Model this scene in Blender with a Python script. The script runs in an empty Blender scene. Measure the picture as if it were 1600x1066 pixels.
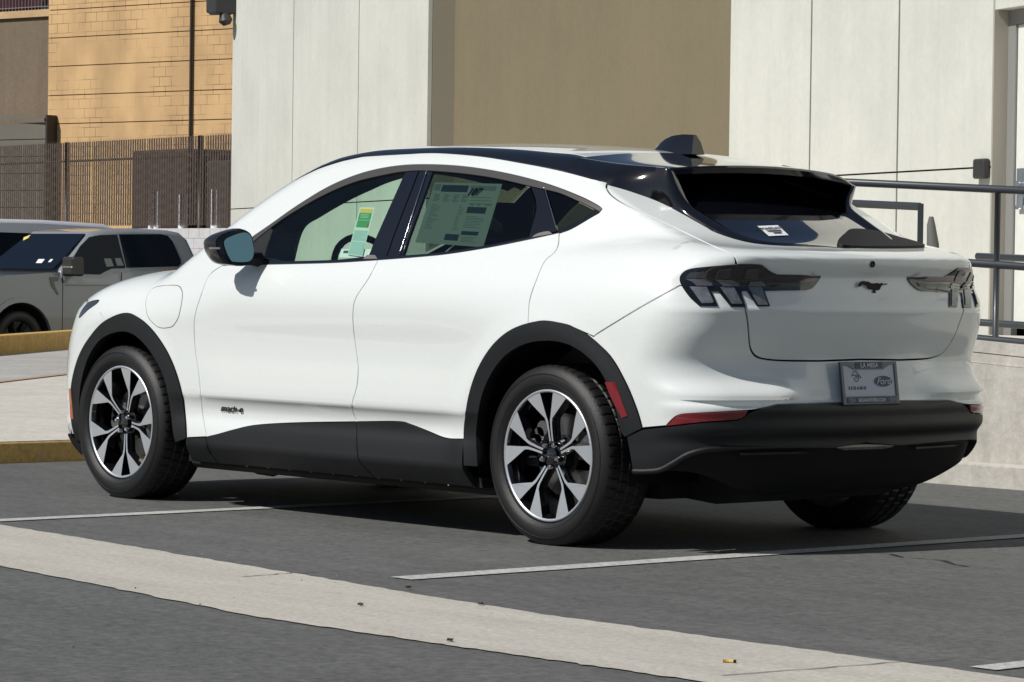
import bpy, math, random
import numpy as np
from mathutils import Vector, Matrix, geometry
random.seed(7); RNG = np.random.RandomState(11)
R_ = math.radians
SC = bpy.context.scene
COL = SC.collection

# ------------------------------------------------------------------ camera, sky, sun, exposure
CP = np.array([12.3958, -9.29322, 1.08337]); YAW, PITCH, ROLL, FPX = .716905, -.0220278, .0134674, 4997.0
_f = np.array([-math.cos(YAW)*math.cos(PITCH), math.sin(YAW)*math.cos(PITCH), math.sin(PITCH)])
_r = np.cross(_f, [0, 0, 1.]); _r /= np.linalg.norm(_r); _u = np.cross(_r, _f)
_r, _u = math.cos(ROLL)*_r+math.sin(ROLL)*_u, -math.sin(ROLL)*_r+math.cos(ROLL)*_u
cd = bpy.data.cameras.new('camera'); cam = bpy.data.objects.new('camera', cd); COL.objects.link(cam)
cd.sensor_width = 36; cd.lens = FPX/1600*36; cd.clip_start = .1; cd.clip_end = 1500
M = Matrix(((_r[0], _u[0], -_f[0], CP[0]), (_r[1], _u[1], -_f[1], CP[1]), (_r[2], _u[2], -_f[2], CP[2]), (0, 0, 0, 1)))
cam.matrix_world = M
SC.camera = cam

SUNV = np.array([-.20, -1.0, 1.04]); SUNV /= np.linalg.norm(SUNV)
world = bpy.data.worlds.new('World'); SC.world = world; world.use_nodes = True
nt = world.node_tree; sky = nt.nodes.new('ShaderNodeTexSky'); sky.sky_type = 'NISHITA'; sky.sun_disc = False
sky.sun_elevation = math.asin(SUNV[2]); sky.sun_rotation = math.atan2(SUNV[0], SUNV[1])
sky.air_density = 1.0; sky.dust_density = .6
nt.links.new(sky.outputs[0], nt.nodes['Background'].inputs[0]); nt.nodes['Background'].inputs[1].default_value = .052
sd = bpy.data.lights.new('sun', 'SUN'); sd.energy = 4.45; sd.angle = R_(.53); sd.color = (1, .965, .915)
sun = bpy.data.objects.new('sun', sd); COL.objects.link(sun)
sun.rotation_euler = Vector(SUNV).to_track_quat('Z', 'Y').to_euler()
SC.view_settings.view_transform = 'Standard'; SC.view_settings.look = 'None'
SC.view_settings.exposure = -.12; SC.view_settings.gamma = 1

# ------------------------------------------------------------------ camera geometry helpers (traced outlines are cast onto real surfaces)
def ray(px):
    d = _f+_r*(px[0]-800)/FPX-_u*(px[1]-533)/FPX
    return CP.copy(), d
def on(px, axis, val):
    o, d = ray(px); return o+(val-o[axis])/d[axis]*d
def gp(px, depth):
    o, d = ray(px); return o+d*depth
def onplane(px, p0, n):
    o, d = ray(px); return o+((np.array(p0)-o)@n)/(d@n)*d

# ------------------------------------------------------------------ materials
MATS = {}
def mat(name, col=(.5, .5, .5), rough=.5, metal=0, coat=0, spec=.5, coatr=.03, noise=None, bump=None, emit=None):
    if name in MATS: return MATS[name]
    m = bpy.data.materials.new(name); m.use_nodes = True; MATS[name] = m
    t = m.node_tree; b = t.nodes['Principled BSDF']
    b.inputs['Base Color'].default_value = (*col, 1); b.inputs['Roughness'].default_value = rough
    b.inputs['Metallic'].default_value = metal; b.inputs['Coat Weight'].default_value = coat
    b.inputs['Coat Roughness'].default_value = coatr; b.inputs['Specular IOR Level'].default_value = spec
    if noise:   # (scale, amount, col2) or with stretch
        sc, amt, c2 = noise[:3]; st = noise[3] if len(noise) > 3 else (1, 1, 1)
        tc = t.nodes.new('ShaderNodeTexCoord'); mp = t.nodes.new('ShaderNodeMapping'); mp.inputs['Scale'].default_value = st
        n = t.nodes.new('ShaderNodeTexNoise'); n.inputs['Scale'].default_value = sc; n.inputs['Detail'].default_value = 8; n.inputs['Roughness'].default_value = .65
        r = t.nodes.new('ShaderNodeMapRange'); r.inputs[1].default_value = .3; r.inputs[2].default_value = .7; r.inputs[3].default_value = 0; r.inputs[4].default_value = amt
        mx = t.nodes.new('ShaderNodeMix'); mx.data_type = 'RGBA'; mx.inputs[6].default_value = (*col, 1); mx.inputs[7].default_value = (*c2, 1)
        t.links.new(tc.outputs['Object'], mp.inputs[0]); t.links.new(mp.outputs[0], n.inputs[0]); t.links.new(n.outputs[0], r.inputs[0])
        t.links.new(r.outputs[0], mx.inputs[0]); t.links.new(mx.outputs[2], b.inputs['Base Color'])
    if bump:
        sc, st_ = bump
        tc = t.nodes.new('ShaderNodeTexCoord'); n = t.nodes.new('ShaderNodeTexNoise'); n.inputs['Scale'].default_value = sc; n.inputs['Detail'].default_value = 6
        bp = t.nodes.new('ShaderNodeBump'); bp.inputs['Strength'].default_value = st_; bp.inputs['Distance'].default_value = .01
        t.links.new(tc.outputs['Object'], n.inputs[0]); t.links.new(n.outputs[0], bp.inputs['Height']); t.links.new(bp.outputs[0], b.inputs['Normal'])
    if emit:
        b.inputs['Emission Color'].default_value = (*emit[0], 1); b.inputs['Emission Strength'].default_value = emit[1]
    return m
def glass(name, tint, rough=0.0, boost=1.0):
    m = bpy.data.materials.new(name); m.use_nodes = True; t = m.node_tree; t.nodes.clear(); MATS[name] = m
    o = t.nodes.new('ShaderNodeOutputMaterial'); mx = t.nodes.new('ShaderNodeMixShader'); tr = t.nodes.new('ShaderNodeBsdfTransparent')
    gl = t.nodes.new('ShaderNodeBsdfGlossy'); ge = t.nodes.new('ShaderNodeNewGeometry'); dt = t.nodes.new('ShaderNodeVectorMath'); dt.operation = 'DOT_PRODUCT'
    def mth(op, a=None, b=None, va=None, vb=None):
        q = t.nodes.new('ShaderNodeMath'); q.operation = op
        if a is not None: t.links.new(a, q.inputs[0])
        if b is not None: t.links.new(b, q.inputs[1])
        if va is not None: q.inputs[0].default_value = va
        if vb is not None: q.inputs[1].default_value = vb
        return q.outputs[0]
    t.links.new(ge.outputs['Incoming'], dt.inputs[0]); t.links.new(ge.outputs['Normal'], dt.inputs[1])
    fac = mth('MULTIPLY_ADD', mth('POWER', mth('SUBTRACT', None, mth('ABSOLUTE', dt.outputs['Value']), va=1.0), vb=5.0), vb=.93); fac.node.inputs[2].default_value = .045
    tr.inputs[0].default_value = (*tint, 1); gl.inputs['Roughness'].default_value = rough; gl.inputs[0].default_value = (boost, boost, boost, 1)
    t.links.new(fac, mx.inputs[0]); t.links.new(tr.outputs[0], mx.inputs[1]); t.links.new(gl.outputs[0], mx.inputs[2]); t.links.new(mx.outputs[0], o.inputs[0])
    return m

PAINT = mat('pearl white paint', (.765, .80, .785), .30, coat=1.0)
def add_flake(m):
    t = m.node_tree; b = t.nodes['Principled BSDF']; tc = t.nodes.new('ShaderNodeTexCoord'); n = t.nodes.new('ShaderNodeTexNoise')
    n.inputs['Scale'].default_value = 380; n.inputs['Detail'].default_value = 2
    r = t.nodes.new('ShaderNodeMapRange'); r.inputs[1].default_value = .35; r.inputs[2].default_value = .65; r.inputs[3].default_value = .95; r.inputs[4].default_value = 1.05
    mx = t.nodes.new('ShaderNodeVectorMath'); mx.operation = 'SCALE'; mx.inputs[0].default_value = b.inputs['Base Color'].default_value[:3]
    t.links.new(tc.outputs['Object'], n.inputs[0]); t.links.new(n.outputs[0], r.inputs[0]); t.links.new(r.outputs[0], mx.inputs['Scale']); t.links.new(mx.outputs[0], b.inputs['Base Color'])
add_flake(PAINT)
PLASTIC = mat('textured black plastic', (.0105, .0115, .013), .48, spec=.38, bump=(900, .2))
PLASTIC2 = mat('dark under plastic', (.005, .0052, .0055), .6, spec=.22)
GLOSSB = mat('gloss black', (.006, .006, .008), .08, coat=1.0)
DULLT = mat('dark grey satin trim', (.055, .053, .052), .45)
GAP = mat('panel gap black', (.006, .006, .006), .8)
RUBBER = mat('tyre rubber', (.0095, .0095, .0098), .50, bump=(300, .2))
ALLOY = mat('machined alloy', (.74, .77, .82), .36, metal=.80)
CHROME = mat('chrome', (.75, .75, .76), .12, metal=1)
STEEL = mat('brake steel', (.30, .30, .31), .35, metal=1, noise=(40, .5, (.2, .19, .18)))
RED = mat('red reflector', (.16, .006, .012), .22, coat=1, noise=(120, .5, (.30, .02, .03)))
AMBER = mat('amber reflector', (.42, .12, .06), .2, coat=1)
LENSD = mat('smoked grey lens', (.045, .048, .055), .15, coat=.6)
LENSL = mat('clear grey lens', (.20, .215, .235), .16, coat=.8, noise=(26, .9, (.07, .075, .085)))
LENSM = mat('lens bar', (.15, .15, .16), .10, coat=1, metal=.4)
INT = mat('dark interior', (.022, .023, .026), .6)
INTG = mat('grey interior trim', (.10, .105, .10), .6)
G_FRONT = glass('green tinted glass', (.74, .88, .80))
G_REAR = glass('privacy glass', (.27, .345, .31))
G_DARK = glass('very dark glass', (.10, .13, .15))
WHITEP = mat('white paper', (.78, .80, .80), .6)

# ------------------------------------------------------------------ object helpers
def mesh_obj(name, V, F, m, parent=None, smooth=False, normals=None, midx=None, org=None):
    V = np.asarray(V, float).reshape(-1, 3)
    if org is None and parent is not None: org = parent.get('_org', None)
    if org is not None: V = V-np.array(org)
    me = bpy.data.meshes.new(name); me.from_pydata([tuple(v) for v in V], [], [tuple(int(i) for i in f) for f in F])
    for mm in (m if isinstance(m, (list, tuple)) else [m]): me.materials.append(mm)
    if midx is not None: me.polygons.foreach_set('material_index', np.array(midx, dtype=np.int32))
    if smooth: me.polygons.foreach_set('use_smooth', [True]*len(me.polygons))
    me.update()
    if normals is not None:
        me.normals_split_custom_set_from_vertices([tuple(n) for n in normals])
    o = bpy.data.objects.new(name, me); COL.objects.link(o)
    if parent is not None:
        o.parent = parent
        if org is not None: o['_org'] = list(map(float, org))
    return o
def root(name, loc, rz=0):
    o = bpy.data.objects.new(name, None); COL.objects.link(o); o.location = loc; o.rotation_euler = (0, 0, rz); o.empty_display_size = .3
    o['_org'] = [float(a) for a in loc]
    return o
def tag(o, label=None, cat=None, group=None, kind=None):
    if label: o['label'] = label
    if cat: o['category'] = cat
    if group: o['group'] = group
    if kind: o['kind'] = kind
    return o
class MB:
    """collects simple solids into one mesh"""
    def __init__(s, smooth=False): s.V = []; s.F = []; s.I = []; s.smooth = smooth
    def add(s, V, F, mi=0):
        b = len(s.V); s.V += [tuple(map(float, v)) for v in V]; s.F += [tuple(i+b for i in f) for f in F]; s.I += [mi]*len(F); return s
    def box(s, a, b, mi=0, fn=None, bev=0):
        x0, y0, z0 = a; x1, y1, z1 = b
        if bev:
            c = bev; V = []
            for z, e in ((z0, c), (z0+c, 0), (z1-c, 0), (z1, c)):
                for x, y in ((x0+e+ (c if not e else 0), y0+e), (x1-e-(c if not e else 0), y0+e), (x1-e, y0+e+(c if not e else 0)), (x1-e, y1-e-(c if not e else 0)), (x1-e-(c if not e else 0), y1-e), (x0+e+(c if not e else 0), y1-e), (x0+e, y1-e-(c if not e else 0)), (x0+e, y0+e+(c if not e else 0))):
                    V.append((x, y, z))
            F = [tuple(range(7, -1, -1)), tuple(range(24, 32))]
            for k in range(3):
                for i in range(8):
                    j = (i+1) % 8; F.append((k*8+i, k*8+j, k*8+8+j, k*8+8+i))
        else:
            V = [(x0, y0, z0), (x1, y0, z0), (x1, y1, z0), (x0, y1, z0), (x0, y0, z1), (x1, y0, z1), (x1, y1, z1), (x0, y1, z1)]
            F = [(0, 3, 2, 1), (4, 5, 6, 7), (0, 1, 5, 4), (1, 2, 6, 5), (2, 3, 7, 6), (3, 0, 4, 7)]
        if fn: V = [fn(*v) for v in V]
        return s.add(V, F, mi)
    def tube(s, P, r, n=12, mi=0, cap=True):
        P = [np.array(p, float) for p in P]; V = []; F = []
        for i, p in enumerate(P):
            t = P[min(i+1, len(P)-1)]-P[max(i-1, 0)]; t = t/(np.linalg.norm(t)+1e-12)
            a = np.cross(t, [0, 0, 1.] if abs(t[2]) < .9 else [1., 0, 0]); a /= np.linalg.norm(a); b = np.cross(t, a)
            rr = r[i] if isinstance(r, (list, tuple)) else r
            for k in range(n):
                th = 2*math.pi*k/n; V.append(p+rr*(math.cos(th)*a+math.sin(th)*b))
        for i in range(len(P)-1):
            for k in range(n):
                j = (k+1) % n; F.append((i*n+k, i*n+j, (i+1)*n+j, (i+1)*n+k))
        if cap: F.append(tuple(range(n))); F.append(tuple(range(len(P)*n-1, (len(P)-1)*n-1, -1)))
        return s.add(V, F, mi)
    def lathe(s, prof, axis_o=(0, 0, 0), n=48, mi=0, mis=None, a0=0, a1=2*math.pi):
        """profile of (r, y), axis along y; closed turn when a1-a0 = 2pi"""
        full = abs(a1-a0-2*math.pi) < 1e-6; m = n if full else n+1; V = []; F = []; b = len(s.V)
        for (r, y) in prof:
            for k in range(m):
                th = a0+(a1-a0)*k/n; V.append((axis_o[0]+r*math.cos(th), axis_o[1]+y, axis_o[2]+r*math.sin(th)))
        for i in range(len(prof)-1):
            for k in range(n):
                j = (k+1) % m; F.append((i*m+k, i*m+j, (i+1)*m+j, (i+1)*m+k))
        s.V += V; s.F += [tuple(q+b for q in f) for f in F]
        s.I += ([mi]*len(F) if mis is None else [mis[i] for i in range(len(prof)-1) for k in range(n)])
        return s
    def prism(s, poly, y0, y1, fn=None, mi=0, mside=None):
        """2D polygon (x,z) extruded along y from y0 (front) to y1"""
        n = len(poly); V = [(x, y0, z) for x, z in poly]+[(x, y1, z) for x, z in poly]
        if fn: V = [fn(*v) for v in V]
        s.add(V, [tuple(range(n)), tuple(range(2*n-1, n-1, -1))], mi)
        s.add(V, [(i, (i+1) % n, n+(i+1) % n, n+i) for i in range(n)], mi if mside is None else mside); return s
    def build(s, name, m, parent=None, smooth=None, org=None):
        o = mesh_obj(name, s.V, s.F, m, parent, s.smooth if smooth is None else smooth, midx=s.I, org=org)
        return o
def smooth_by_angle(o, ang=35):
    me = o.data
    me.polygons.foreach_set('use_smooth', [True]*len(me.polygons))
    try: me.set_sharp_from_angle(angle=R_(ang))
    except Exception: pass
    return o
def bevel(o, w=.01, seg=2):
    m = o.modifiers.new('bevel', 'BEVEL'); m.width = w; m.segments = seg; m.limit_method = 'ANGLE'; m.angle_limit = R_(40); return o
def text_mesh(name, txt, size, M4, m, parent=None, shear=0, sx=1.0, space=1.0, depth=.0006, align='CENTER', bold=0):
    cu = bpy.data.curves.new(name, 'FONT'); cu.body = txt; cu.size = size; cu.align_x = align; cu.align_y = 'CENTER'; cu.shear = shear
    cu.space_character = space; cu.extrude = depth; cu.offset = bold; cu.resolution_u = 6
    o = bpy.data.objects.new(name, cu); COL.objects.link(o)
    dg = bpy.context.evaluated_depsgraph_get(); me = bpy.data.meshes.new_from_object(o.evaluated_get(dg))
    bpy.data.objects.remove(o); bpy.data.curves.remove(cu)
    V = [M4 @ Vector((v.co.x*sx, v.co.y, v.co.z)) for v in me.vertices]; F = [tuple(p.vertices) for p in me.polygons]
    bpy.data.meshes.remove(me)
    return mesh_obj(name, V, F, m, parent)

# ================================================================== BODY SURFACE of the white car (x back from front axle, y right, z up)
def cr1(xs, ys):
    xs = np.array(xs, float); ys = np.array(ys, float); m = np.zeros_like(ys)
    d = (ys[1:]-ys[:-1])/(xs[1:]-xs[:-1]); m[0] = d[0]; m[-1] = d[-1]
    for i in range(1, len(xs)-1):
        h0 = xs[i]-xs[i-1]; h1 = xs[i+1]-xs[i]; m[i] = (d[i-1]*h1+d[i]*h0)/(h0+h1)
        if d[i-1]*d[i] <= 0: m[i] *= .35
    def f(x):
        x = np.clip(np.asarray(x, float), xs[0], xs[-1]); i = np.clip(np.searchsorted(xs, x)-1, 0, len(xs)-2)
        h = xs[i+1]-xs[i]; t = (x-xs[i])/h; a, b = ys[i], ys[i+1]
        return (2*t**3-3*t*t+1)*a+(t**3-2*t*t+t)*h*m[i]+(-2*t**3+3*t*t)*b+(t**3-t*t)*h*m[i+1]
    return f
def pf(*pairs):
    return cr1([a for a, b in pairs], [b for a, b in pairs])
def sst(a, b, x):
    t = np.clip((x-a)/(b-a), 0, 1); return t*t*(3-2*t)
def smax(a, b, k):
    h = np.clip(.5+.5*(a-b)/k, 0, 1); return b*(1-h)+a*h+k*h*(1-h)
def smin(a, b, k): return -smax(-a, -b, k)
Pd = pf((.10, .76), (.15, .80), (.21, .855), (.25, .893), (.285, .917), (.31, .914), (.36, .905), (.42, .890), (.46, .896), (.492, .913), (.503, .9225), (.53, .9265), (.60, .925), (.70, .921), (.78, .923), (.85, .931), (.93, .935), (1.0, .925), (1.06, .903), (1.12, .868), (1.2, .80), (1.4, .55), (1.7, .1))
Pf = pf((.10, .76), (.15, .80), (.21, .86), (.285, .905), (.44, .915), (.56, .925), (.70, .932), (.85, .932), (.92, .915), (1.0, .868), (1.06, .81), (1.12, .70), (1.2, .5), (1.7, .1))
Pr = pf((.10, .76), (.15, .80), (.21, .86), (.285, .905), (.44, .93), (.60, .942), (.75, .947), (.88, .947), (.96, .937), (1.03, .915), (1.10, .875), (1.17, .81), (1.22, .73), (1.3, .60), (1.4, .45), (1.7, .1))
TX = pf((-1., .36), (-.8, .22), (-.65, .12), (-.5, .055), (-.3, .015), (-.1, 0), (3.2, 0), (3.4, .016), (3.6, .055), (3.8, .115), (4.0, .20))
XC = pf((.10, 3.60), (.16, 3.68), (.22, 3.76), (.28, 3.805), (.34, 3.835), (.40, 3.862), (.46, 3.868), (.475, 3.885), (.53, 3.888), (.575, 3.885), (.592, 3.862), (.64, 3.846), (.70, 3.832), (.75, 3.824), (.80, 3.832), (.86, 3.850), (.925, 3.864), (.945, 3.868), (.96, 3.862), (1.0, 3.855), (1.05, 3.850), (1.085, 3.856), (1.12, 3.873), (1.148, 3.875), (1.166, 3.857), (1.18, 3.83), (1.25, 3.70), (1.5, 3.2))
XF = pf((.10, -.70), (.2, -.80), (.35, -.845), (.5, -.852), (.6, -.835), (.7, -.80), (.8, -.74), (.9, -.66), (1.0, -.50), (1.1, -.2), (1.3, .2), (1.7, 1))
ZL = pf((-.9, .78), (-.75, .86), (-.6, .925), (-.45, .985), (-.25, 1.035), (0, 1.075), (.4, 1.105), (.8, 1.13), (1.1, 1.155), (1.8, 1.18), (2.4, 1.205), (2.9, 1.25), (3.2, 1.255), (3.5, 1.225), (3.7, 1.192), (3.8, 1.178), (4.0, 1.15))
YB = pf((-.2, .80), (.3, .835), (.7, .862), (1.1, .870), (1.8, .870), (2.4, .862), (2.8, .842), (3.0, .818), (3.3, .752), (3.6, .672), (3.8, .60), (4.0, .52))
TC = pf((-.4, .80), (-.1, 1.0), (0, 1.065), (.2, 1.175), (.4, 1.283), (.6, 1.392), (.8, 1.492), (.95, 1.556), (1.1, 1.600), (1.3, 1.626), (1.6, 1.637), (2.0, 1.636), (2.3, 1.624), (2.55, 1.606), (2.8, 1.580), (2.93, 1.545), (3.05, 1.487), (3.4, 1.325), (3.7, 1.187), (3.9, 1.09))
KR = 1.045
def fbody(P):
    x, y, z = P[:, 0], np.where(P[:, 1] > 0, P[:, 1]/KR, -P[:, 1]), P[:, 2]
    wr = sst(2.25, 3.0, x); wf = 1-sst(.1, 1.0, x)
    yl = Pd(z)*(1-wr-wf)+Pr(z)*wr+Pf(z)*wf-TX(x)
    # flare towards the wheel openings
    for cx in (0., 2.984):
        rr = np.hypot(x-cx, z-.36); yl = yl+.010*np.exp(-((rr-.49)/.06)**2)
    gs = y-yl
    xr = XC(z)-.20*y*y
    cw = sst(.28, .50, y)            # sculpted shelf at the lower corners of the rear bumper
    xr = xr+cw*.050*np.exp(-((z-.612)/.045)**2)*np.where(z > .612, 1, .3)-cw*.020*np.exp(-((z-.72)/.07)**2)
    xr = xr-sst(.45, .75, y)*.02*np.exp(-((z-1.04)/.05)**2)
    xr = xr-.015*sst(1.0, 1.080, z)*(1-sst(1.081, 1.089, z))*(1-sst(.24, .36, y))
    gr = x-xr
    gf = (XF(z)+.26*y*y)-x
    gt = (z-(ZL(x)-np.where(x < 1, .05*y*y, .02*y*y)))*.9
    g = smax(gs, gr, .15); g = smax(g, gf, .22); g = smax(g, gt, np.where(x > 3.55, .024, .10-.05*sst(1.5, 3.4, x)))
    # greenhouse
    u = np.maximum(z-1.12, -.12)
    yg = YB(x)-.36*u-.47*u*np.abs(u)
    sh = np.where(x < 1.6, -.30*y*y*(1-sst(1.0, 1.8, x)), .12*y*y*sst(2.7, 3.1, x))
    zt = TC(x+sh)-.105*y*y
    h = smax(y-yg, (z-zt)*.92, .05-.034*sst(2.6, 3.0, x))
    h = smax(smax(h, 1.0-z, .04), gr+.03, .04)
    return smin(g, h, .03)
def fgrad(P, e=.0025):
    G = np.zeros_like(P)
    for k in range(3):
        d = np.zeros(3); d[k] = e; G[:, k] = fbody(P+d)-fbody(P-d)
    return G/(np.linalg.norm(G, axis=1, keepdims=True)+1e-12)
def cast(O, D, t0, t1, dt, f=None):
    f = f or fbody
    """first hit of f<0 along O+tD ; falls back to the closest approach"""
    t0 = float(t0); n = len(O); ts = np.arange(t0, t1, dt); best = np.full(n, 1e9); bt = np.full(n, t0); hit = np.zeros(n, bool); lo = np.full(n, t0); prev = np.full(n, t0)
    for t in ts:
        v = f(O+D*t); up = (~hit) & (v < best); best[up] = v[up]; bt[up] = t
        nh = (~hit) & (v < 0); lo[nh] = t-dt; hit |= nh
    a = lo.copy(); b = lo+dt
    for _ in range(14):
        m = (a+b)/2; v = f(O+D*m[:, None]); ins = v < 0; b = np.where(ins, m, b); a = np.where(ins, a, m)
    t = np.where(hit, (a+b)/2, bt)
    return O+D*t[:, None], hit
def px2body(pts):
    pts = np.array(pts, float); D = _f[None]+_r[None]*((pts[:, :1]-800)/FPX)-_u[None]*((pts[:, 1:2]-533)/FPX)
    O = np.repeat(CP[None], len(pts), 0)
    P, hit = cast(O, D, 9.0, 18.5, .025); return P
# charts ------------------------------------------------------------
class Chart:
    def __init__(s, kind, c=(2.9, 0, .7)): s.k = kind; s.c = np.array(c, float)
    def to2(s, P):
        x, y, z = P[:, 0], P[:, 1], P[:, 2]; c = s.c
        if s.k == 'side': return np.stack([x, z], 1)
        if s.k == 'top': return np.stack([x, y], 1)
        if s.k == 'rear': return np.stack([y, z], 1)
        if s.k == 'roll': return np.stack([x, np.arctan2(z-.75, -y)*.8], 1)
        if s.k == 'cyl': return np.stack([np.arctan2(y-c[1], x-c[0])*.9, z], 1)
        if s.k == 'sph': return np.stack([np.arctan2(y-c[1], x-c[0])*.9, np.arctan2(z-c[2], np.hypot(x-c[0], y-c[1]))*.9], 1)
    def lift(s, A):
        a, b = A[:, 0], A[:, 1]; n = len(A); o1 = np.ones(n); z0 = np.zeros(n); c = s.c
        if s.k == 'side': return cast(np.stack([a, -1.12*o1, b], 1), np.tile([0, 1., 0], (n, 1)), 0, 1.1, .02)[0]
        if s.k == 'top': return cast(np.stack([a, b, 1.8*o1], 1), np.tile([0, 0, -1.], (n, 1)), 0, 1.2, .02)[0]
        if s.k == 'rear': return cast(np.stack([4.2*o1, a, b], 1), np.tile([-1., 0, 0], (n, 1)), 0, 1.2, .02)[0]
        if s.k == 'roll':
            ph = b/.8; D = np.stack([z0, np.cos(ph), -np.sin(ph)], 1); return cast(np.stack([a, -1.25*np.cos(ph), .75+1.25*np.sin(ph)], 1), D, 0, 1.1, .02)[0]
        if s.k == 'cyl':
            th = a/.9; D = -np.stack([np.cos(th), np.sin(th), z0], 1); return cast(np.stack([c[0]+z0, c[1]+z0, b], 1)-D*1.5, D, 0, 1.4, .02)[0]
        if s.k == 'sph':
            th = a/.9; el = b/.9; D = -np.stack([np.cos(th)*np.cos(el), np.sin(th)*np.cos(el), np.sin(el)], 1)
            return cast(np.tile(c, (n, 1))-D*1.4, D, 0, 1.35, .02)[0]
def crv(pts, closed=True, seg=6):
    """pts: (x,y) or (x,y,'c') corner; Catmull-Rom between corners. pts of len 3 floats are 3-D and kept"""
    n = len(pts); out = []
    P = [np.array([float(v) for v in p[:(3 if (len(p) > 2 and not isinstance(p[2], str)) else 2)]]) for p in pts]
    C = [isinstance(p[-1], str) for p in pts]
    for i in range(n if closed else n-1):
        p1, p2 = P[i], P[(i+1) % n]; 
        if not closed and i == n-1: break
        p0 = P[i-1] if (i > 0 or closed) else p1; p3 = P[(i+2) % n] if (i+2 < n or closed) else p2
        if C[i] or len(p0) != len(p1): p0 = 2*p1-p2 if len(p1) == len(p2) else p1
        if C[(i+1) % n] or len(p3) != len(p2): p3 = 2*p2-p1 if len(p1) == len(p2) else p2
        if len(p1) != len(p2): out.append(p1); continue
        d = np.linalg.norm(p2-p1)
        for k in range(seg):
            t = k/seg; out.append(.5*((2*p1)+(-p0+p2)*t+(2*p0-5*p1+4*p2-p3)*t*t+(-p0+3*p1-3*p2+p3)*t**3))
    if not closed: out.append(P[-1])
    return out
def outline3(pts, closed=True, seg=6):
    L = crv(pts, closed, seg); px = [i for i, p in enumerate(L) if len(p) == 2]; O = np.zeros((len(L), 3))
    for i, p in enumerate(L):
        if len(p) == 3: O[i] = p
    if px: O[px] = px2body([L[i] for i in px])
    return O
def resample(A, h, closed=True):
    B = np.vstack([A, A[:1]]) if closed else A; out = []
    for i in range(len(B)-1):
        d = np.linalg.norm(B[i+1]-B[i]); 
        if d < 1e-6: continue
        k = max(1, int(math.ceil(d/h)))
        for j in range(k): out.append(B[i]+(B[i+1]-B[i])*j/k)
    if not closed: out.append(B[-1])
    out = np.array(out); keep = [0]
    for i in range(1, len(out)):
        if np.linalg.norm(out[i]-out[keep[-1]]) > h*.3: keep.append(i)
    if closed and len(keep) > 3 and np.linalg.norm(out[keep[-1]]-out[keep[0]]) < h*.3: keep.pop()
    return out[keep]
def area2(A): return .5*np.sum(A[:, 0]*np.roll(A[:, 1], -1)-np.roll(A[:, 0], -1)*A[:, 1])
def inset2(A, d):
    if area2(A) < 0: A = A[::-1]
    t = np.roll(A, -1, 0)-np.roll(A, 1, 0); t /= (np.linalg.norm(t, axis=1, keepdims=True)+1e-12)
    n = np.stack([-t[:, 1], t[:, 0]], 1); return A+n*d
def pip(pts, poly):
    x, y = pts[:, 0], pts[:, 1]; c = np.zeros(len(pts), bool); px, py = poly[:, 0], poly[:, 1]; j = len(poly)-1
    for i in range(len(poly)):
        m = ((py[i] > y) != (py[j] > y)); 
        with np.errstate(divide='ignore', invalid='ignore'): xx = (px[j]-px[i])*(y-py[i])/(py[j]-py[i]+1e-30)+px[i]
        c ^= (m & (x < xx)); j = i
    return c
def fill2(loops, h):
    """triangulate region (first loop minus others) with interior grid points"""
    A = np.vstack(loops); mn, mx = A.min(0), A.max(0)
    gx = np.arange(mn[0], mx[0], h); gy = np.arange(mn[1], mx[1], h*.87); G = []
    for r, yy in enumerate(gy): G += [(x+(h/2 if r % 2 else 0), yy) for x in gx]
    G = np.array(G) if G else np.zeros((0, 2)); ins = np.zeros(len(G), bool)
    for L in loops: ins ^= pip(G, L)
    G = G[ins]
    if len(G):
        d = np.full(len(G), 1e9)
        for a in A: d = np.minimum(d, (G[:, 0]-a[0])**2+(G[:, 1]-a[1])**2)
        G = G[d > (.55*h)**2]
    V = [Vector(a) for a in A]+[Vector(g) for g in G]; E = []; b = 0
    for L in loops: E += [(b+i, b+(i+1) % len(L)) for i in range(len(L))]; b += len(L)
    r = geometry.delaunay_2d_cdt(V, E, [], 0, 1e-7)
    v2 = np.array([(v.x, v.y) for v in r[0]]); F = np.array([f for f in r[2]])
    c = v2[F].mean(1); ins = np.zeros(len(F), bool)
    for L in loops: ins ^= pip(c, L)
    F = F[ins]
    a = v2[F]; ar = (a[:, 1, 0]-a[:, 0, 0])*(a[:, 2, 1]-a[:, 0, 1])-(a[:, 1, 1]-a[:, 0, 1])*(a[:, 2, 0]-a[:, 0, 0])
    F = F[np.abs(ar) > 1e-10]
    return v2, F
CAR = root('parked_car', (1.49, 0, 0))
BACK = MB()
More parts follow.
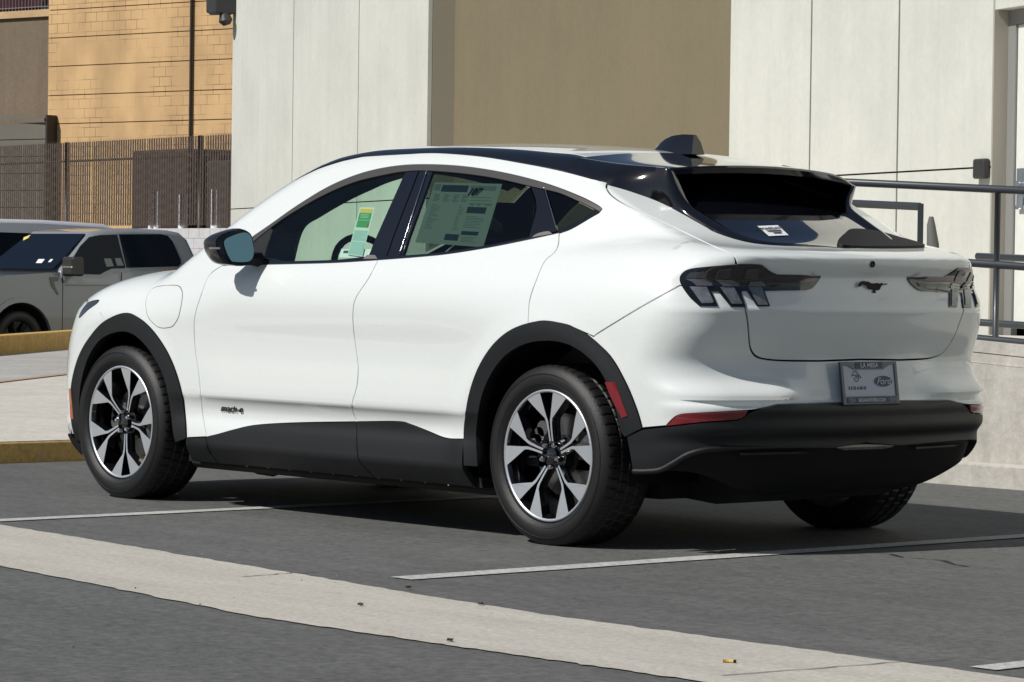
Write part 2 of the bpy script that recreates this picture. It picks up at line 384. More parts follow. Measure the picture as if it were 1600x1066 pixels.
def panel(name, chart, pts, m, off=0.0, thick=.012, inset=.0028, h=.022, mirror=True, sym=False, back=True, holes=(), parent=None, dispf=None, normf=None, label=None, o3=None, rim=None):
    """body panel: outline cast on the body surface, triangulated in a chart, lifted back and given an edge"""
    O = outline3(pts) if o3 is None else o3
    if sym: O = np.vstack([O, (O*np.array([1, -KR, 1]))[::-1]])
    A = resample(chart.to2(O), min(h, .012) if h > .012 else h)
    A = inset2(A, inset); loops = [A]
    for hp in holes:
        H3 = outline3(hp) if not isinstance(hp, np.ndarray) else hp; H = resample(chart.to2(H3), .012)
        if area2(H) < 0: H = H[::-1]
        loops.append(H)
    v2, F = fill2(loops, h)
    P = chart.lift(v2); N = fgrad(P)
    tri = P[F]; fn = np.cross(tri[:, 1]-tri[:, 0], tri[:, 2]-tri[:, 0]); flip = np.sum(fn*N[F].mean(1)) < 0
    if flip: F = F[:, ::-1]
    Q = P+N*(off if dispf is None else (off+dispf(P))[:, None] if np.ndim(dispf(P)) else off)
    V = [*Q]; NN = [*N]; FF = [tuple(f) for f in F]
    # boundary rim
    from collections import Counter
    ed = Counter()
    for f in F:
        for i in range(3): ed[(f[i], f[(i+1) % 3])] += 1
    for (a, b) in [e for e in ed if (e[1], e[0]) not in ed]:
        k = len(V); e = Q[b]-Q[a]; nn = np.cross(e, N[a]); nn /= (np.linalg.norm(nn)+1e-12)
        na, nb = (nn+N[a]*.5), (nn+N[b]*.5); V += [Q[a], Q[b], Q[b]-N[b]*thick, Q[a]-N[a]*thick]
        NN += [na/np.linalg.norm(na), nb/np.linalg.norm(nb), nn, nn]; FF.append((k+3, k+2, k+1, k))
    NN = np.array(NN); V = np.array(V)
    mm = m if rim is None else [m, rim]; mi = None if rim is None else [0]*len(F)+[1]*(len(FF)-len(F))
    o = mesh_obj(name, V, FF, mm, parent or CAR, True, normals=NN, midx=mi); res = [o]
    if label: o['label'] = label
    if back: BACK.add(P-N*.016, [tuple(f) for f in F])
    if mirror:
        s = np.array([1, -KR, 1]); 
        o2 = mesh_obj(name, V*s, [f[::-1] for f in FF], mm, (parent or CAR) if not isinstance(parent, tuple) else parent[1], True, normals=NN*np.array([1, -1, 1]), midx=mi); res.append(o2)
        if back: BACK.add((P-N*.016)*s, [tuple(f[::-1]) for f in F])
    return res if mirror else o
SIDE, TOP, REAR, ROLLC = Chart('side'), Chart('top'), Chart('rear'), Chart('roll')
CYLR = Chart('cyl', (2.75, 0, .6)); SPHR = Chart('sph', (2.95, 0, .80)); CYLF = Chart('cyl', (.35, 0, .6))
def T(x, y): return tuple(TOP.lift(np.array([[x, y]]))[0])
def RR(y, z): return tuple(REAR.lift(np.array([[y, z]]))[0])
def SS(x, z): return tuple(SIDE.lift(np.array([[x, z]]))[0])

# ---- traced lines (photo pixels, cast on the body)
L_fd = [(347, 415), (326.6, 431), (314, 462), (304.5, 495), (303.5, 523), (306, 555), (310, 580), (314.5, 625), (317.5, 652), (323, 683)]
L_dd = [(591, 406), (576, 435), (556, 466), (551.5, 490), (553, 520), (559, 565), (559.6, 580), (557.5, 604), (550, 634), (557, 659.3)]
L_rq = [(873.6, 364.7), (872.3, 382.4), (866, 395), (850.8, 409), (838, 438), (827.5, 470), (825, 506)]
DLO_low = [(347, 415), (388.7, 413.8), (414, 413), (470, 411.8), (528, 410), (591, 406), (650.7, 401.4), (701.3, 396.3), (764.7, 386.2), (828, 373.5), (873.6, 363.6), (893.9, 357), (924.3, 339.3), (938, 331.7)]
DLO_top = [(940.7, 326.7), (931.9, 320.3), (904, 306.4), (853.3, 287.4), (790, 271), (726.7, 260.8), (667.3, 257.4), (616.7, 260), (566, 270.7), (515.3, 291), (464.7, 321.3), (421.6, 351.7), (388.7, 374.5), (365, 394)]
ARF = [(120, 686), (113.4, 658), (112.2, 615), (116.5, 584), (126.4, 553), (142, 526.6), (163.6, 503), (194.6, 490), (216, 497), (238, 516), (259.6, 546.7), (275, 581), (286, 621), (290.5, 658), (292, 684.5)]
ARFi = [(134, 690), (126, 660), (125.6, 630), (129, 596), (139, 560), (157, 532), (180, 519), (204, 519), (226, 535), (246, 563), (259.7, 594), (268, 634), (272.6, 674), (276, 690)]
ARR = [(726.7, 728), (726.3, 698), (728, 656.7), (736, 611.5), (751.7, 569.9), (776, 535), (807, 512.6), (848.9, 502), (883.6, 507.4), (918, 523), (953, 556), (977.4, 597.6), (994.7, 639.3), (1003.4, 668.8)]
ARRi = [(750, 734), (746, 694.9), (746.6, 663.6), (753.4, 622), (767.3, 587), (789.9, 556), (821, 537), (857, 531.5), (890, 537.6), (920, 556.7), (944, 586), (962, 628.9), (971, 668), (975, 684)]
CLT = [(292, 684.5), (323, 683), (340, 679), (367, 671.5), (400, 664.6), (460, 661), (557, 659.3), (622, 659), (643, 664), (670, 674.5), (697, 685), (726.5, 686)]
c_ = lambda p: (p[0], p[1], 'c')
def cc(L, ends=True): return [c_(L[0])]+L[1:-1]+[c_(L[-1])]

fender = cc(L_fd)+cc(CLT[:2][::-1])[1:]+[p for p in ARF[::-1][1:8]]+[c_((163.6, 503)), c_((157.5, 490)), (156, 477, 'c')]
fo = list(outline3(fender[:-1], closed=False))+[np.array(T(-.47, -.70)), np.array(T(-.40, -.66)), *[np.array(T(x, -.67)) for x in np.linspace(-.3, .62, 14)], np.array(T(.70, -.70)), np.array(T(.76, -.76))]
panel('front_fender', ROLLC, None, PAINT, o3=np.array(fo))
panel('front_door', SIDE, cc(DLO_low[:6])+cc(L_dd)[1:]+cc(CLT[1:7][::-1])[1:]+cc(L_fd[::-1])[1:-1], PAINT)
panel('rear_door', SIDE, cc(DLO_low[5:11])+cc(L_rq)[1:]+[p for p in ARR[::-1][7:12]]+[c_((727, 686.5))]+cc(CLT[6:][::-1])[1:]+cc(L_dd[::-1])[1:-1], PAINT)
L_tg = [(949.6, 286), (947.2, 293), (955, 305), (975, 318.7), (1012, 336), (1050, 353.7), (1112.5, 383.7), (1140, 396), (1147.5, 402), (1151, 413), (1155, 440), (1160, 466)]
qp3 = list(outline3(cc(L_rq)[::-1]+cc(DLO_low[10:])[1:], closed=False))[:-1]+list(outline3([c_(DLO_top[0])]+DLO_top[1:-1]+[c_(DLO_top[-1])], closed=False))
qp3 += [np.array(SS(.80, 1.085))]+[np.array(T(x, -y)) for x, y in ((.62, .80), (.62, .765), (.72, .735), (.85, .705), (1.0, .672), (1.15, .642), (1.3, .618), (1.42, .604))]
qp3 += list(outline3([(638, 240.5), (683.6, 239), (752, 244.3), (815.3, 254.5), (878.7, 267)]+cc(L_tg)+[(1120, 452), (1090, 448), (1062, 446, 'c'), (1001, 480), (940, 517), (927, 526, 'c'), (900, 514), (883.6, 507.4), (848.9, 502), (825, 507)], closed=False))
panel('quarter_panel', ROLLC, None, PAINT, o3=np.array(qp3))
# tailgate, rear bumper (whole width)
TGU = [(950, 288.5), (987.5, 299.5), (1037.5, 318.5), (1100, 352.5), (1117.5, 362.5), (1150, 373.7), (1182.5, 380.5), (1230, 384), (1290, 385.5)]
TGD = [(1160, 466), (1164.5, 482), (1168.5, 505), (1171, 535), (1174, 548), (1181.5, 557.5), (1197, 562), (1225, 564), (1280, 564.5)]
tl = [np.array(T(3.735, 0.0))]+list(outline3(cc(TGU[::-1])+[(947.6, 293)]+L_tg[2:-1]+TGD[:-1]+[c_(TGD[-1])], closed=False))+[np.array(RR(0, .752))]
TAILGATE = panel('tailgate', SPHR, None, PAINT, o3=np.array(tl), mirror=False, sym=True, h=.0125, inset=.0045)
bl = [np.array(RR(0, .752))]+list(outline3(cc(TGD[::-1])+[(1158, 458), (1150, 454), (1120, 452), (1090, 448), (1062, 446, 'c'), (1001, 480), (940, 517), (927, 526, 'c')]+ARR[9:-1]+[c_(ARR[-1]), (1041, 665.5, 'c'), (1049, 657), (1057, 650.5), (1066, 647.4, 'c'), (1110, 645), (1162.7, 642), (1185, 639), (1214.5, 632, 'c'), (1259, 630.5), (1300, 629)], closed=False))+[np.array(RR(0, .588))]
BUMPER = panel('rear_bumper', CYLR, None, PAINT, o3=np.array(bl), mirror=False, sym=True, h=.018)
# lower black bumper: upper skin down to the ridge line, recessed dark diffuser below
RDG = [(989.5, 738, 'c'), (1010, 738), (1032, 735.5), (1052, 725), (1072, 713), (1092, 706.5), (1118, 703), (1170, 701.5), (1240, 701), (1300, 701, 'c')]
rd3 = list(outline3(RDG, closed=False))+[np.array(RR(0, .425))]
vtop = [np.array(RR(0, .586))]+list(outline3([(1300, 629.5, 'c'), (1259, 631), (1214.5, 632.5, 'c'), (1185, 640), (1165, 649), (1151, 656), (1104, 659.5), (1042, 666.5, 'c'), (1004, 670.5, 'c'), (979, 681, 'c'), (984, 708), (988, 733, 'c')], closed=False))
panel('rear_valance', CYLR, None, PLASTIC, off=.003, o3=np.array(vtop+rd3), mirror=False, sym=True, h=.014, thick=.05)
for s__ in (1, ):
    mb = MB(True); PP = resample(np.array(rd3), .02, False); NNv = fgrad(PP); mb.tube([(p+n_*.002+[0, 0, .004])*[1, s__, 1] for p, n_ in zip(PP, NNv)], [.0115 if i < len(PP)*.45 else .0115*max(.25, 1-(i-len(PP)*.45)/(len(PP)*.3)) for i in range(len(PP))], 8); mb.build('bumper_ridge', PLASTIC, CAR)
low3 = rd3[::-1]+[np.array(SS(3.47, .36)), np.array(SS(3.475, .33))]+[np.array(CYLR.lift(np.array([[a_, .205+.115*float(sst(.36, .66, -a_))]]))[0]) for a_ in np.linspace(-.78, 0, 22)]
panel('rear_diffuser', CYLR, None, PLASTIC2, off=-.030, o3=np.array(low3), mirror=False, sym=True, h=.016, thick=.03, inset=-.004, back=False)
# front bumper
fb = [np.array(T(-.47, -.70)), *list(outline3([(154, 478, 'c'), (157, 490.5, 'c'), (163, 503, 'c'), (155, 510), (142, 526.6), (126.4, 553), (116.5, 584), (112.2, 615), (113.4, 658), (117, 679, 'c')], closed=False)), *[np.array(CYLF.lift(np.array([[a, .27]]))[0]) for a in np.linspace(-2.25, -math.pi*.9, 14)]]
fbt = [np.array(CYLF.lift(np.array([[a, .90]]))[0]) for a in np.linspace(-math.pi*.9, -2.35, 14)]
panel('front_bumper', CYLF, None, PAINT, o3=np.array(fb+fbt), h=.03)
hd = [np.array(T(x, -.665)) for x in np.linspace(-.40, .62, 12)]+[np.array(T(.36, -.60)), np.array(T(.16, -.40)), np.array(T(.0, 0))]+[np.array(T(-.66, 0)), np.array(T(-.62, -.35)), np.array(T(-.50, -.58))]
panel('hood', TOP, None, PAINT, o3=np.array(hd), mirror=False, sym=False, h=.04)
panel('hood', TOP, None, PAINT, o3=np.array(hd)*np.array([1, -KR, 1]), mirror=False, sym=False, h=.04)
# windscreen, roof
ws = [np.array(T(.955, 0)), np.array(T(.97, -.3))]+[np.array(T(x, -y)) for x, y in ((1.15, .63), (1.02, .655), (.87, .69), (.74, .72), (.64, .745), (.36, .62), (.14, .38))]+[np.array(T(.02, 0))]
panel('windscreen', TOP, None, G_FRONT, o3=np.array(ws), mirror=False, sym=True, h=.04, back=False, inset=0)
RB = [(690, 230.8), (739, 231.7), (828, 238), (904, 245), (972, 249.3)]
rb3 = outline3(RB, closed=False); rb3[:, 1] = -np.abs(rb3[:, 1])
ysf = float(np.clip(np.abs(rb3[:, 1]), .35, .56).mean())
rp = [np.array(T(x, -ysf)) for x in np.linspace(.985, 2.80, 24)]+[np.array(T(2.83, -.3)), np.array(T(2.85, 0)), np.array(T(.955, 0)), np.array(T(.96, -.3))]
RPB = [np.array(T(x, -ysf)) for x in np.linspace(2.80, .985, 24)]
hs = np.array(rp); panel('roof', TOP, None, PAINT, o3=np.vstack([hs, ]), mirror=True, h=.03, inset=0.0005)
rail_top = [np.array(T(x, -y)) for x, y in ((1.0, .66), (1.15, .632), (1.3, .61), (1.42, .596))]+list(outline3([(638, 241), (683.6, 239.5), (752, 244.8), (815.3, 255), (878.7, 267.5), (948, 285)], closed=False))
panel('roof_side_trim', ROLLC, None, GLOSSB, o3=np.array(rail_top+RPB), off=-.001, h=.02)
# rear glass and spoiler
rg = [np.array(T(2.97, 0)), np.array(T(2.96, -.58))]+list(outline3([(1000, 302.5, 'c'), (1037.5, 318.8), (1100, 353), (1117.5, 363), (1150, 374.2), (1182.5, 381), (1230, 384.5), (1290, 386, 'c')], closed=False))+[np.array(T(3.732, 0))]
panel('rear_window', TOP, None, mat('dark rear glass', (.004, .005, .008), .03, coat=1, spec=.7), o3=np.array(rg), mirror=True, h=.02, inset=.0003, back=False)
# ---- side glass and trims
ROLLK = dict(back=False, h=.022)
GL = [(424, 358), (452, 337), (502.7, 308), (553.3, 286.5), (604, 274), (632.5, 269)]
wf = panel('front_side_window', ROLLC, cc(GL)+[(571, 401.5, 'c'), (528, 406.5), (470, 408.5), (409, 409.5, 'c')], G_FRONT, off=-.004, thick=.004, **ROLLK)
wr_ = panel('rear_side_window', ROLLC, [(676, 268, 'c'), (726.7, 272.5), (777, 280), (828, 291.5, 'c'), (836.9, 324), (824, 370.5, 'c'), (764, 383.5), (701, 393.5), (650, 398.7), (628, 400.3, 'c')], G_REAR, off=-.004, thick=.004, **ROLLK)
panel('quarter_window', ROLLC, [(851, 296, 'c'), (878.7, 304), (904, 315), (928, 327, 'c'), (918, 336.5), (895, 350), (870.5, 359.5, 'c')], G_DARK, off=-.004, thick=.004, **ROLLK)
panel('door_pillar_trim', ROLLC, [(632.5, 268, 'c'), (654.2, 265.8, 'c'), (601.3, 403, 'c'), (571, 405.5, 'c')], GLOSSB, off=-.002, **ROLLK)
panel('door_pillar_trim', ROLLC, [(655, 265.8, 'c'), (676.5, 267.5, 'c'), (628.5, 401, 'c'), (602, 403, 'c')], GLOSSB, off=-.002, **ROLLK)
panel('rear_pillar_trim', ROLLC, [(828, 290.5, 'c'), (850.5, 296, 'c'), (870.5, 362, 'c'), (824, 372, 'c'), (837, 324)], GLOSSB, off=-.002, **ROLLK)
panel('quarter_window_frame', ROLLC, [(928, 326.5, 'c'), (938.5, 330.5, 'c'), (924.3, 339.3), (893.9, 357), (871.5, 363.6, 'c'), (870, 359, 'c'), (895, 350), (918, 336.5)], GLOSSB, off=-.003, inset=.0, **ROLLK)
panel('window_top_trim', ROLLC, cc(DLO_top)+[(390, 383, 'c'), (421.6, 357.5), (452, 336), (502.7, 306.8), (553.3, 285.2), (604, 272.8), (634.4, 268), (668.4, 267), (726.7, 271.7), (777.3, 279.3), (828, 291), (849.5, 296), (878.7, 303.6), (929, 326.4, 'c'), (937, 331, 'c')], DULLT, off=.002, inset=.0006, **ROLLK)
panel('mirror_base_trim', ROLLC, [(350, 414.5, 'c'), (365, 395, 'c'), (390, 382), (421.6, 356.8, 'c'), (424.5, 358, 'c'), (409, 410.5, 'c'), (388, 413.5)], PLASTIC, off=-.002, inset=.0, **ROLLK)
panel('window_sill_trim', ROLLC, cc(DLO_low[1:11])[::-1]+[(409, 409, 'c'), (470, 408), (528, 406), (571, 401.5), (600, 400.7), (650, 398.2), (701, 393), (764, 383), (824, 371, 'c')], GLOSSB, off=.0015, inset=.0004, **ROLLK)
def strip(name, px, r, m, off=.002, parent=None):
    P = resample(outline3(px, closed=False), .02, False); N = fgrad(P); res = []
    for s in (1, -1):
        mb = MB(True); mb.tube([p*np.array([1, 1 if s > 0 else -KR, 1]) for p in (P+N*off)], r, 6); res.append(mb.build(name, m, parent or CAR))
    return res
strip('chrome_strip', [(667, 267.6, 'c'), (624.3, 398.5, 'c')], .0026, CHROME)
strip('chrome_strip', [(850.9, 291.5, 'c'), (870.8, 360.5, 'c')], .0022, CHROME)
for i_, (hp_, c__) in enumerate((([(568.5, 405.5, 'c'), (574, 399.3, 'c'), (586.5, 399.5, 'c'), (590.5, 405, 'c')], 0), ([(831.5, 371.5, 'c'), (839, 366.3), (850, 363), (858.5, 362, 'c'), (863.5, 365.8, 'c')], 1))):
    panel('door_handle', ROLLC, hp_, mat('handle grey', (.17, .155, .15), .45), off=.004, inset=0, h=.012, thick=.006, back=False)
# seams in the trims
strip('trim_seam', [(322.7, 684, 'c'), (324.4, 693), (329.5, 709, 'c')], .0022, GAP, off=.0065)
# ---- arch trims, cladding
panel('wheel_arch_trim', SIDE, cc(ARF)+[c_(ARFi[-1])]+ARFi[::-1][1:-1]+[c_(ARFi[0])], PLASTIC, off=.008, thick=.05, inset=-.001, h=.02, back=False, rim=PLASTIC2)
panel('wheel_arch_trim', SIDE, cc(ARR[1:])+[(978, 681.5, 'c')]+ARRi[::-1][1:-1]+[(748, 728, 'c'), (726.9, 727, 'c')], PLASTIC, off=.008, thick=.05, inset=-.001, h=.02, back=False, rim=PLASTIC2)
def clad(top, xa, xb, ba, bb):
    bot = [np.array(SS(x, z)) for x, z in zip(np.linspace(xb, xa, 12), np.linspace(bb, ba, 12))]
    o3 = np.array(list(outline3(cc(top), closed=False))+bot)
    panel('side_cladding', SIDE, None, PLASTIC, o3=o3, off=.004, h=.018, thick=.03, inset=.0016)
clad(CLT[:2]+[], .545, .735, .205, .205)
clad(CLT[1:7], .745, 1.86, .205, .205)
clad(CLT[6:], 1.87, 2.52, .205, .205)
panel('front_valance', CYLF, None, PLASTIC, o3=np.array([CYLF.lift(np.array([[a, z]]))[0] for a, z in [(a, .275) for a in np.linspace(-2.12, -math.pi*.9, 20)]+[(a, .185) for a in np.linspace(-math.pi*.9, -2.12, 20)]]), off=.012, thick=.05, inset=0, h=.03)
# lamps, markers, charge door
panel('headlight', ROLLC, [(154.5, 468.5), (139, 472.5), (128, 485), (124, 497), (137, 485), (152, 474)], LENSD, off=.002, inset=0, h=.012, thick=.004, back=False)
panel('side_marker', SIDE, [(110.6, 607, 'c'), (113.6, 607, 'c'), (115.2, 632), (117, 655, 'c'), (113, 654, 'c')], AMBER, off=.011, inset=0, h=.01, back=False)
panel('side_marker', SIDE, [(947.8, 597, 'c'), (962.8, 597, 'c'), (972, 622), (982, 649.7, 'c'), (974, 653, 'c'), (958, 622)], RED, off=.011, inset=0, h=.01, back=False)
panel('rear_reflector', CYLR, [(1042, 665.5, 'c'), (1057, 650.5), (1066, 647.6, 'c'), (1120, 644.8), (1167, 642.6, 'c'), (1160, 651.5), (1149, 655.5, 'c'), (1095, 659.5), (1048, 664.5, 'c')], RED, off=.006, inset=0, h=.012, back=False)
chg = [(238, 451.7), (253.3, 446.9), (276, 446.3), (283.3, 452), (285, 464.4), (280, 492), (273.6, 505.5), (266, 511.5), (248.3, 511.5), (233, 497.3), (228.3, 482), (229.5, 464.4)]
panel('charge_port_seam', SIDE, chg, GAP, off=.0004, inset=-.0016, h=.02, thick=.001, back=False)
CPD = panel('charge_port_door', SIDE, chg, PAINT, off=.0012, inset=.0014, h=.02, thick=.0005, back=False)
LAMP = [(1062.2, 436), (1066.3, 427.6), (1077.8, 421), (1105.7, 416.8), (1145, 413.6), (1155, 412.6), (1186, 413.3), (1194, 416.5), (1204, 424), (1214, 428.8, 'c'), (1282, 430, 'c'), (1276.4, 440.7), (1268, 450.6), (1259, 453.6, 'c'), (1193.5, 455, 'c'), (1202, 479, 'c'), (1182.8, 479.3, 'c'), (1166.8, 455, 'c'), (1155, 455.5, 'c'), (1164, 480.3, 'c'), (1141.8, 480, 'c'), (1122.5, 456, 'c'), (1111, 456, 'c'), (1121, 479, 'c'), (1092.5, 478.7, 'c'), (1077.8, 465), (1065, 447)]
LAMPS = panel('tail_lamp', CYLR, LAMP, GLOSSB, off=.006, inset=0, h=.012, thick=.02, back=False)
def lens(px, m, off=.0095, name='lens'):
    for i, o_ in enumerate(panel(name, CYLR, [c_(p) for p in px], m, off=off, inset=0, h=.012, thick=.004, back=False)): o_.parent = LAMPS[i]
Zm = lambda L: [(1040+a/6.092, 380+b/6.092) for a, b in L]
lens(Zm([(190, 335), (235, 285), (370, 268), (362, 335)]), LENSD)
lens(Zm([(190, 345), (362, 341), (432, 382), (440, 412), (292, 414), (250, 372)]), LENSM, .012, 'lens_bar')
lens(Zm([(228, 422), (385, 422), (452, 565), (440, 578), (342, 578)]), LENSL)
lens(Zm([(470, 330), (500, 252), (620, 238), (602, 335)]), LENSD)
lens(Zm([(470, 343), (620, 343), (682, 382), (695, 412), (540, 416)]), LENSM, .012, 'lens_bar')
lens(Zm([(512, 422), (640, 422), (722, 583), (625, 583)]), LENSL)
lens(Zm([(735, 335), (762, 233), (882, 230), (862, 340)]), LENSD)
lens(Zm([(790, 368), (892, 360), (936, 385), (936, 410), (772, 414)]), LENSM, .012, 'lens_bar')
lens(Zm([(778, 422), (905, 422), (962, 592), (876, 592)]), LENSL)
lens(Zm([(945, 372), (1380, 366), (1362, 400), (945, 404)]), LENSD, .010, 'light_bar')
def rearpoly(name, px, m, off, mirror=False, par=None): return panel(name, CYLR, [c_(p) for p in px], m, off=off, inset=0, h=.012, thick=.012, mirror=mirror, back=False)
rearpoly('reversing_lamp', [(1311, 695.5), (1406, 691.5), (1399, 702), (1385, 704.5), (1325, 706.5), (1315, 703)], mat('dim clear lens', (.10, .11, .105), .2, coat=1, noise=(60, .8, (.03, .035, .03))), -.020)
for y0_ in (.30, ):
    for s__ in (1, -KR):
        mb = MB(True); pts_ = [RR(-yy, .395)[0] for yy in np.linspace(.30, .62, 8)]; mb.tube([(xx-.012, -yy*s__, .395) for xx, yy in zip(pts_, np.linspace(.30, .62, 8))], .007, 8); mb.build('diffuser_rib', PLASTIC, CAR)
# ---- mirrors
def onx(px, x): o, d = ray(px); return o+(x-o[0])/d[0]*d
MX0 = 1.075
rim_px = [(343, 374), (352, 365.5), (368.8, 358.4), (377.3, 357.2), (385.9, 362), (390, 370.6), (390.7, 390), (385.9, 408.4), (378.5, 415.5), (360.2, 415), (350, 411.5), (344, 399), (341.8, 385)]
gls_px = [(349.9, 376.7), (360.2, 368.8), (374.9, 363.5), (382.2, 366.3), (385.2, 375.5), (385.9, 396.2), (379, 408.4), (360.2, 409), (355.4, 404.8), (351, 391.3)]
rim3 = np.array([onx(p, MX0) for p in crv(rim_px, True, 4)]); gls3 = np.array([onx(p, MX0-.012) for p in crv(gls_px, True, 4)])
for s in (1, -1):
    S3 = np.array([1, 1 if s > 0 else -KR, 1]); c0 = rim3.mean(0); n = len(rim3); V = []; F = []
    secs = [(0, .90), (.004, .97), (-.010, 1.0), (-.05, 1.0), (-.09, .95), (-.125, .80), (-.15, .52), (-.158, .2)]
    for dx, k in secs:
        for p in rim3:
            q = c0+(p-c0)*k; q[0] = MX0+dx+.32*(p[1]-c0[1])-.14*(p[2]-c0[2]); q[1] += -.10*dx; V.append(q*S3)
    for i in range(len(secs)-1):
        for j in range(n): a = (j+1) % n; F.append((i*n+j, i*n+a, (i+1)*n+a, (i+1)*n+j))
    F.append(tuple(range((len(secs)-1)*n, len(secs)*n))); F.append(tuple(range(n-1, -1, -1)))
    if s > 0: F = [f[::-1] for f in F]
    mir = mesh_obj('wing_mirror', V, F, mat('mirror black', (.012, .012, .014), .30, coat=.6), CAR, True); smooth_by_angle(mir, 40)
    n2 = len(gls3); g = mesh_obj('mirror_glass', [(q+np.array([.022+.32*(q[1]-c0[1])-.14*(q[2]-c0[2]), 0, 0]))*S3 for q in gls3], [tuple(range(n2))[::s]], mat('mirror glass', (.72, .95, .76), .10, metal=1), mir)
    mb = MB(); a = c0+np.array([-.04, .03, -.035]); b = np.array([MX0-.02, -.885, 1.115])
    mb.tube([a*S3, (a*.5+b*.5+np.array([0, 0, -.004]))*S3, b*S3], [.030, .026, .034], 14); mb.build('mirror_arm', PLASTIC, mir, True)
    mb = MB(); q = onx((338, 388), MX0-.02); mb.box(tuple((q-[.05, .004, .004])), tuple(q+[.03, .003, .004]), fn=lambda x, y, z: (x, y*S3[1], z)); mb.build('turn_signal', LENSL, mir)

# ---- wheels
def wheel(cx, side, rot):
    yo = -.905; zc = .355
    def Y(v): return [(x, (yo+y)*side, z) for x, y, z in v]
    w = MB(True)
    w.lathe([(.236, .19), (.236, .10), (.240, .03), (.247, .018), (.250, .012)], (0, 0, zc), 64, 1)
    w.lathe([(.250, .012), (.2535, .007), (.2605, .007), (.2635, .013), (.2635, .030)], (0, 0, zc), 64, 0)
    w.lathe([(.205, .16), (.236, .205), (.263, .235)], (0, 0, zc), 64, 0)
    w.V = [(x+cx, (yo+y)*side, z) for x, y, z in w.V]
    wh = w.build('wheel', [ALLOY, GLOSSB], CAR)
    t = MB(True); prof = [(.2635, .020), (.268, .004), (.280, -.006), (.300, -.011), (.318, -.009), (.333, -.003), (.345, .005), (.353, .012), (.358, .020), (.3615, .030), (.3625, .052), (.3585, .054), (.3585, .061), (.3635, .065), (.3640, .094), (.3590, .096), (.3590, .103), (.3640, .107), (.3640, .136), (.3590, .138), (.3590, .145), (.3635, .149), (.3625, .178), (.358, .196), (.345, .212), (.30, .225), (.263, .21)]
    n = 324; V = []; F = []
    for i, (r, y) in enumerate(prof):
        tread = 7 <= i <= 23
        for k in range(n):
            th = 2*math.pi*k/n; rr = r
            if tread and (k+(i//4)*2) % 6 == 0 and 7 < i < 23: rr -= .0045
            if i == 7 and k % 6 == 0: rr -= .001
            V.append((cx+rr*math.cos(th), (yo+y*(1.18 if y > 0 else 1))*side, max(zc+rr*math.sin(th), .002)))
    for i in range(len(prof)-1):
        for k in range(n): j = (k+1) % n; F.append((i*n+k, i*n+j, (i+1)*n+j, (i+1)*n+k))
    ty = mesh_obj('tyre', V, F, RUBBER, wh, True); smooth_by_angle(ty, 28)
    # raised sidewall rings
    rg_ = MB(True)
    for r in (.286, .324): rg_.lathe([(r-.0012, -.0105 if r > .3 else -.008), (r, -.0125 if r > .3 else -.0095), (r+.0012, -.0105 if r > .3 else -.0085)], (0, 0, zc), 96)
    rg_.V = [(x+cx, (yo+y)*side, z) for x, y, z in rg_.V]; rg_.build('sidewall_ring', RUBBER, wh)
    fy = lambda r: .010+.030*max(0, (1-r/.25))**1.3
    for k in range(5):
        a = R_(rot+72*k); ca, sa = math.cos(a), math.sin(a); m = MB()
        for q in (1, -1):
            inner = [(.058, .003), (.100, .004), (.137, .006), (.170, .0165), (.252, .040)]; outer = [(.226, .116), (.200, .086), (.172, .052), (.148, .0225), (.128, .0155), (.09, .0125), (.055, .0115)]
            poly = inner+outer; dpt = []
            for (u, v) in poly:
                vv = v*q; r = math.hypot(u, v); dpt.append((cx+(u*ca-vv*sa), r, zc+(u*sa+vv*ca), r))
            n_ = len(poly); V = [(x, (yo+fy(r))*side, z) for x, r, z, _ in dpt]+[(x, (yo+fy(r)+.045)*side, z) for x, r, z, _ in dpt]
            # triangulated top as strip between inner and outer edges
            I = list(range(5)); O_ = [11, 10, 9, 8, 7, 6, 5]; tri = []
            i = j = 0
            while i < 4 or j < 6:
                if j == 6 or (i < 4 and poly[I[i+1]][0] < poly[O_[j+1]][0]): tri.append((I[i], I[i+1], O_[j])); i += 1
                else: tri.append((I[i], O_[j+1], O_[j])); j += 1
            m.add(V, tri, 0); m.add(V, [(i, (i+1) % n_, n_+(i+1) % n_, n_+i) for i in range(n_)], 1)
        # black web behind the arms
        V = []
        for (u, v) in [(.03, -.018), (.03, .018), (.13, .020), (.150, .028), (.236, .05), (.236, -.05), (.150, -.028), (.13, -.020)]:
            V.append((cx+(u*ca-v*sa), (yo+.020+fy(math.hypot(u, v)))*side, zc+(u*sa+v*ca)))
        m.add(V, [(0, 1, 2, 7), (2, 3, 6, 7)], 1)
        m.build('spoke', [ALLOY, GLOSSB], wh)
        ln = MB(True); b = a+R_(36); p = np.array([cx+.0475*math.cos(b), 0, zc+.0475*math.sin(b)])
        ln.tube([p+[0, (yo+.058)*side, 0], p+[0, (yo+.018)*side, 0], p+[0, (yo+.011)*side, 0]], [.0112, .0112, .007], 10); smooth_by_angle(ln.build('lug_nut', CHROME, wh), 40)
    hb = MB(True); hb.lathe([(.068, .075), (.064, .052), (.031, .046), (.029, .030), (.024, .027), (.0005, .0265)], (0, 0, zc), 40); hb.V = [(x+cx, (yo+y)*side, z) for x, y, z in hb.V]; smooth_by_angle(hb.build('hub_cap', GLOSSB, wh), 35)
    bd = MB(True); bd.lathe([(.165, .115), (.165, .105), (.08, .105), (.075, .09), (.0005, .09)], (0, 0, zc), 64); bd.V = [(x+cx, (yo+y)*side, z) for x, y, z in bd.V]; smooth_by_angle(bd.build('brake_disc', STEEL, wh), 35)
    cl = MB()
